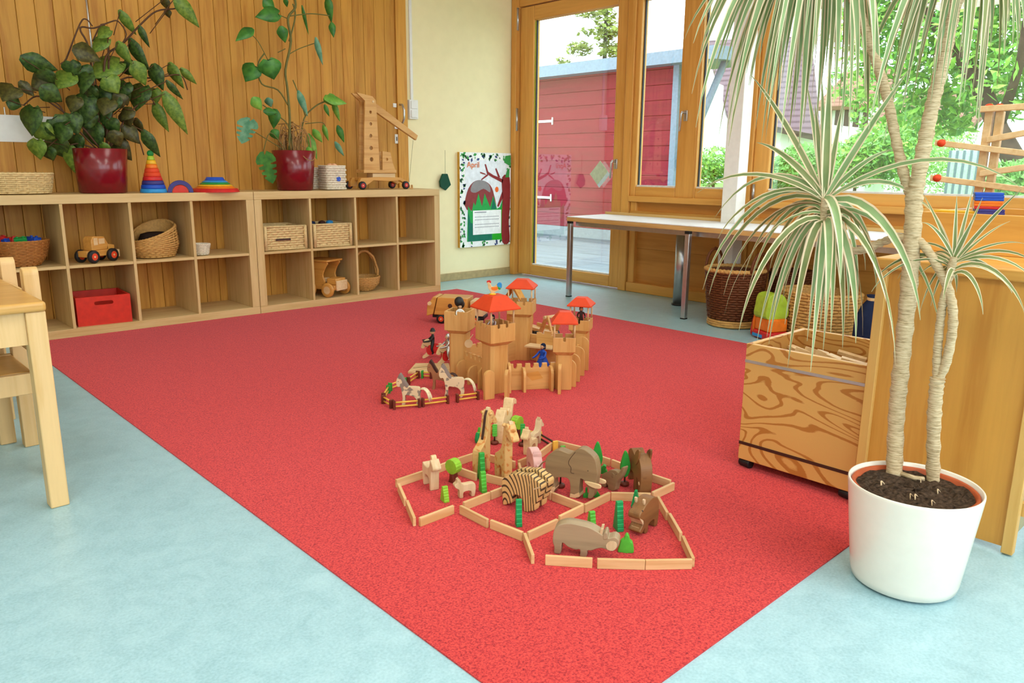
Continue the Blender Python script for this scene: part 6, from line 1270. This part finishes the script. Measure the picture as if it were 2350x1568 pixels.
e = Cut('toy_hippo', 'grey wooden hippo with lowered head lying nearest the front fence blocks', z3([(530, 1328)])[0], z3([(776, 1358)])[0], 'toy animal')
e.part('body', z3(H1), 0, 0.034, [MT['hippo']], 0.004)
for y0 in (0.001, 0.025): e.part('ear', z3([(918, 1150), (930, 1095), (955, 1095), (945, 1160)]), y0, y0+0.007, [MT['pale']], 0.001, 1)
e.part('brow', z3([(955, 1190), (960, 1135), (990, 1130), (1000, 1185)]), -0.001, 0.035, [MT['hippo']], 0.002, 2); e.part('muzzle', z3([(985, 1240), (1020, 1205), (1075, 1215), (1085, 1260), (1050, 1296), (1000, 1285)]), -0.0012, 0.0, [MT['pale']], 0.0004, 2)
ZB = [(1345, 940), (1360, 890), (1420, 858), (1490, 845), (1560, 858), (1630, 860), (1690, 920), (1700, 1000), (1690, 1100), (1686, 1215), (1640, 1228), (1582, 1244), (1572, 1150), (1545, 1085), (1500, 1062), (1462, 1062), (1450, 1142), (1405, 1155), (1362, 1170), (1352, 1060)]
ZH = [(1640, 920), (1700, 920), (1745, 965), (1745, 1020), (1718, 1100), (1696, 1155), (1668, 1152), (1655, 1095), (1625, 1045)]
for dx, dy, lb in ((0, 0, 'front zebra, striped wooden cutout grazing nearest the camera'), (78, -52, 'rear zebra, striped wooden cutout whose head shows right of the front one')):
    off = lambda P: z2([(x+dx, y+dy) for x, y in P])
    e = Cut('toy_zebra', lb, off([(1385, 1168)])[0], off([(1610, 1240)])[0], 'toy animal')
    e.part('body', off(ZB), 0, 0.024, [MT['zebra']], 0.003); e.part('head', off(ZH), -0.0015, 0.0255, [MT['zebra']], 0.002)
    e.part('ears', off([(1668, 1000), (1735, 978), (1742, 990), (1675, 1012)]), -0.0025, 0.0265, [MT['pale']], 0.0006, 1)
def side(name, label, px, rz, pts, th, mat, base=None, cat='toy animal', bev=0.003, sc=1.0, extra=()):
    p = F(*px); t = thing(name, label, cat, (p.x, p.y, cz), cy_+R(rz))
    P = crom([(a*.001*sc, max(b, 0)*.001*sc) for a, b in pts], 3); P = [(a, max(b, 0)) for a, b in P]
    G().prism(P, -th/2, th/2, 'y').done('body', [MT[mat]], t, bev=bev)
    for nm_, pp, t2, m in extra: G().prism(crom([(a*.001*sc, b*.001*sc) for a, b in pp], 2), -t2/2, t2/2, 'y').done(nm_, [MT[m]], t, bev=0.0008, seg=1)
    return t
GI = [(-32, 0), (-15, 0), (-12, 44), (6, 46), (10, 0), (27, 0), (29, 55), (30, 90), (31, 130), (36, 156), (52, 150), (66, 146), (70, 156), (56, 176), (44, 196), (30, 198), (20, 182), (14, 150), (4, 112), (-18, 92), (-33, 80), (-36, 45)]
gext = (('horns', [(30, 194), (44, 192), (42, 206), (32, 206)], 0.012, 'pale'), ('mane', [(28, 196), (20, 182), (13, 150), (3, 112), (0, 112), (10, 150), (17, 184), (26, 198)], 0.008, 'dkbrown'))
_g1 = side('toy_giraffe', 'left giraffe, tall spotted wooden cutout turned away with a mane line', (1106, 1083), 60, GI, 0.028, 'giraffe', sc=1.0, extra=gext)
_g2 = side('toy_giraffe', 'right giraffe, tall spotted wooden cutout facing the camera', (1156, 1101), -58, GI, 0.028, 'giraffe', sc=0.98, extra=gext)
for _g in (_g1, _g2):
    for sd in (-1, 1): G().ball((.026, sd*.015, .190), (.005, .008, .006), 10, 8).done('ear', MT['giraffe'], _g)
    G().ball((.040, 0, .178), (.018, .017, .016), 12, 9).done('cheeks', MT['giraffe'], _g)
CA = [(-50, 0), (-32, 0), (-28, 48), (12, 48), (16, 0), (34, 0), (38, 55), (42, 95), (52, 118), (74, 112), (76, 128), (56, 140), (40, 138), (30, 108), (20, 98), (8, 116), (-6, 100), (-22, 118), (-40, 96), (-52, 70)]
side('toy_camel', 'pale wooden camel behind the right giraffe, seen from behind', (1156, 1008), 68, CA, 0.036, 'toyl', sc=1.0, extra=(('saddle_line', [(-16, 96), (-2, 96), (-4, 110), (-14, 110)], 0.037, 'toy'),))
EF = [((x-650)*0.00030*1000, (800-y)*0.00031*1000) for x, y in EL]
t = side('toy_elephant', 'brown-grey wooden elephant facing the camera beside the right spear tree', (1466, 1122), -80, EF, 0.036, 'hippob', sc=0.86, extra=(('tusk', [(52, 44), (62, 40), (64, 45), (56, 52)], 0.040, 'toyl'),))
for yy in (-0.018, 0.018): G().prism(crom([(.012, .085), (.034, .10), (.044, .139), (.026, .136), (.008, .115)], 3), yy-0.003, yy+0.003, 'y').done('ear', [MT['hippob']], t, bev=0.001)
HO = [(-46, 0), (-30, 0), (-27, 26), (8, 24), (12, 0), (28, 0), (30, 22), (46, 8), (58, 14), (60, 22), (44, 34), (40, 46), (58, 54), (66, 62), (62, 76), (46, 82), (30, 92), (0, 100), (-30, 96), (-48, 78), (-52, 45)]
t = side('toy_hippo', 'brown wooden hippo with wide open mouth at the right of its pen', (1478, 1214), -128, HO, 0.036, 'hippob', sc=0.92, extra=(('tooth', [(50, 14), (56, 14), (55, 26), (51, 26)], 0.024, 'pale'), ('mouth_lining', [(44, 35), (47, 40), (62, 58), (63, 62), (42, 47)], 0.0362, 'pale')))
for yy in (-0.012, 0.012): G().prism(crom([(.030, .083), (.036, .10), (.026, .098)], 2), yy-0.003, yy+0.003, 'y').done('ear', [MT['pale']], t, bev=0.0008, seg=1); G().ball((.045, yy*1.3, .072), .003, 8, 6).done('eye', MT['black'], t)
PI_ = [(-34, 0), (-22, 0), (-20, 22), (8, 22), (10, 0), (22, 0), (26, 24), (38, 20), (44, 30), (40, 44), (30, 56), (28, 66), (18, 64), (0, 70), (-26, 66), (-38, 50), (-40, 26)]
side('toy_pig', 'pink wooden pig seen from the front behind the big elephant', (1226, 1083), -76, PI_, 0.030, 'pink', sc=1.12, extra=(('snout', [(40, 22), (48, 24), (47, 36), (40, 38)], 0.014, 'pink'), ('ear', [(20, 56), (30, 54), (26, 72)], 0.026, 'pink')))
GO = [(-34, 0), (-24, 0), (-20, 36), (14, 36), (18, 0), (28, 0), (30, 40), (34, 66), (46, 68), (50, 78), (38, 92), (26, 100), (22, 84), (12, 70), (-18, 66), (-36, 72), (-40, 50)]
side('toy_goat', 'pale wooden goat standing end-on at the left of its pen', (990, 1118), -62, GO, 0.028, 'pale', extra=(('horns', [(20, 92), (30, 96), (22, 110), (12, 106)], 0.016, 'toyl'),))
LA = [(-26, 0), (-16, 0), (-14, 18), (8, 18), (10, 0), (20, 0), (22, 26), (32, 34), (36, 44), (28, 50), (26, 60), (18, 52), (8, 42), (-18, 42), (-29, 34)]
side('toy_lamb', 'small pale wooden lamb beside the lime bush', (1068, 1140), 205, LA, 0.018, 'pale', sc=1.02, extra=(('ear', [(16, 50), (24, 50), (22, 62)], 0.020, 'pale'),))
LL = [(-34, 0), (-20, 0), (-18, 34), (10, 34), (14, 0), (26, 0), (28, 40), (32, 70), (48, 66), (52, 76), (40, 88), (32, 102), (24, 96), (18, 70), (6, 56), (-22, 54), (-36, 44)]
side('toy_llama', 'pale wooden llama between the dark rails and the pig', (1216, 1040), -118, LL, 0.026, 'toyl', sc=0.92, extra=(('ear', [(24, 94), (32, 98), (28, 112)], 0.014, 'toyl'),))
side('toy_llama', 'second pale wooden llama half hidden behind the first one', (1228, 1020), 60, LL, 0.022, 'pale', sc=0.85, extra=(('ear', [(24, 94), (32, 98), (28, 112)], 0.014, 'pale'),))
# ------------------------------------------------------------------ zoo: trees
def pine(px, h, w_, rz, mat, label, stem=False, th=0.016, steps=6):
    p = F(*px); t = thing('toy_tree', label, 'toy tree', (p.x, p.y, cz), cy_+R(rz)); z0 = 0
    if stem:
        G().lathe([(.013, 0), (.0145, .003), (.014, .009), (.010, .012), (.004, .0125)], 18, capb=True, capt=True).done('base_disc', MT['brown'], t); G().cyl((0, 0, .012), (0, 0, .012+h*.28), 0.0028, n=8).done('trunk', MT['dkbrown'], t); z0 = .012+h*.25
    H = h-z0; R_ = []; 
    for i in range(steps):
        f0, f1 = i/steps, (i+1)/steps; wa = w_/2*(1-f0*.78); R_ += [(wa, z0+H*f0+H*.01), (wa*0.97, z0+H*f1-H*.03), (wa*.80, z0+H*f1)]
    pts = [(-w_/2*.8, z0), (w_/2*.8, z0)] + R_ + [(-a, b) for a, b in R_[::-1]]
    G().prism(pts, -th/2, th/2, 'y').done('crown', MT[mat], t, bev=0.001, seg=1); return t
def spear(px, h, w_, rz, mat, label, stem=False, th=0.014):
    p = F(*px); t = thing('toy_tree', label, 'toy tree', (p.x, p.y, cz), cy_+R(rz)); z0 = 0
    if stem:
        G().lathe([(.013, 0), (.0145, .003), (.014, .009), (.010, .012), (.004, .0125)], 18, capb=True, capt=True).done('base_disc', MT['brown'], t); G().cyl((0, 0, .012), (0, 0, .04), 0.0028, n=8).done('trunk', MT['dkbrown'], t); z0 = .032
    H = h-z0; P = crom([(-w_*.22, z0), (w_*.22, z0), (w_*.5, z0+H*.3), (w_*.4, z0+H*.6), (w_*.18, z0+H*.9), (0, z0+H), (-w_*.18, z0+H*.9), (-w_*.4, z0+H*.6), (-w_*.5, z0+H*.3)], 3)
    G().prism([(a, max(b, 0)) for a, b in P], -th/2, th/2, 'y').done('crown', MT[mat], t, bev=0.0015); return t
def discs(px, r, zc, rz, mat, label, th=0.026, stem=True):
    p = F(*px); t = thing('toy_tree', label, 'toy tree', (p.x, p.y, cz), cy_+R(rz)); P = []
    for k in range(14):
        for j in range(5): a = 2*math.pi*(k+j/5)/14; q = r*(1+0.045*abs(math.sin(math.pi*j/5))); P.append((q*math.cos(a), zc+q*math.sin(a)))
    G().prism(P, -th/2, th/2, 'y').done('crown', MT[mat], t, bev=0.001, seg=1)
    G().prism([(-.012, 0), (.012, 0), (.008, .012), (.007, zc-r*.96), (-.007, zc-r*.96), (-.008, .012)], -th/2.2, th/2.2, 'y').done('trunk', MT['brown'], t, bev=0.001, seg=1); return t
def bushy(px, pts, rz, mat, label, th=0.016, sc=1.0):
    p = F(*px); t = thing('toy_bush', label, 'toy tree', (p.x, p.y, cz), cy_+R(rz)); P = crom([(a*.001*sc, b*.001*sc) for a, b in pts], 3)
    G().prism([(a, max(b, 0)) for a, b in P], -th/2, th/2, 'y').done('crown', MT[mat], t, bev=0.0015)
    G().box((-.006, -th/2-.0004, 0.0), (.006, th/2+.0004, .003)).done('foot', MT[mat], t); return t
discs((1041, 1106), .023, .052, -38, 'leafl', 'round lime-green toy tree with red-brown trunk in the goat pen'); discs((1186, 1005), .024, .058, 55, 'leafl', 'large scalloped olive toy tree behind the right giraffe')
pine((1105, 1100), .088, .034, -66, 'leafg', 'taller of the two stepped green trees left of the zebras'); pine((1108, 1128), .064, .030, -66, 'leafm', 'shorter stepped green tree before the taller one, left of the zebras')
pine((1190, 1206), .077, .026, -80, 'leafe', 'emerald stepped tree standing in front of the zebras'); pine((1021, 1150), .046, .030, -60, 'leafl', 'low lime stepped bush at the front of the goat pen', steps=6)
pine((1357, 1218), .056, .030, -68, 'leafm', 'stepped green tree directly behind the grey hippo'); pine((1419, 1215), .082, .036, -76, 'leafe', 'dark emerald stepped tree left of the open-mouthed hippo', th=.018, steps=7); pine((1458, 1163), .050, .024, -20, 'leafe', 'small dark cone tree behind the open-mouthed hippo', th=.014)
pine((1286, 1118), .115, .026, -70, 'leafg', 'green tree on a dark stem and brown disc seen behind and under the big elephant', True); pine((1291, 1056), .05, .024, -70, 'leafm', 'light green stepped tree peeping over the back of the big elephant')
spear((1369, 1094), .116, .034, -8, 'leafg', 'tall green spear tree right of the big elephant', True); spear((1433, 1114), .112, .030, 10, 'leafg', 'green spear tree on a brown disc left of the camera-facing elephant', True)
bushy((1384, 1086), [(-14, 0), (14, 0), (16, 12), (10, 20), (12, 30), (2, 36), (-6, 28), (-14, 22), (-18, 10)], -10, 'leafg', 'small green bush right behind the tall spear tree', sc=.8)
bushy((1345, 1141), [(-10, 0), (12, 0), (10, 12), (4, 18), (4, 34), (0, 38), (-3, 30), (-3, 16), (-10, 10)], 0, 'leafg', 'small green bush left of the big elephant trunk tip', .012, .8); bushy((1368, 1140), [(-10, 0), (14, 0), (10, 10), (2, 22), (-4, 20), (-10, 8)], 5, 'leafg', 'small low green bush right of the big elephant trunk tip', .012, .9)
bushy((1436, 1266), [(-20, 0), (18, -0), (21, 14), (17, 30), (10, 36), (8, 46), (2, 54), (-4, 48), (-6, 40), (-15, 32), (-18, 16)], -8, 'leafm', 'rounded bright green bush in front of the hippo muzzle', .016, .92)
pine((1135, 1019), .072, .018, -84, 'leafm', 'green wavy tree on a brown disc left of the right giraffe', True); pine((1199, 1023), .080, .020, -84, 'leafg', 'green stepped tree on a brown disc before the yellow rails', True); pine((1167, 1056), .074, .016, -84, 'leafl', 'pale lime stepped tree on a dark stem right of the right giraffe', True)
spear((1096, 1018), .040, .016, 40, 'leafe', 'small emerald tree half hidden left of the left giraffe'); spear((1101, 1003), .036, .014, 40, 'leafm', 'tiny green tree behind the left giraffe')
fg = 'toy fence sections behind the giraffes'
fence((1182, 1000), (1234, 1011), 'yellow-railed toy fence behind the stemmed green tree', ('fyel', 'fyel'), 'fyel', grp=fg); fence((1236, 1012), (1276, 1036), 'dark-railed toy fence with yellow posts ending at the elephant pen corner', ('fyel', 'fyel'), 'dkbrown', grp=fg); fence((1122, 996), (1176, 993), 'toy fence with an orange-yellow post behind the right giraffe', ('fyel', 'fyel'), 'dkbrown', grp=fg); fence((1098, 1016), (1122, 1001), 'yellow-railed toy fence slanting behind the left giraffe', ('leafm', 'fyel'), 'fyel', grp=fg)
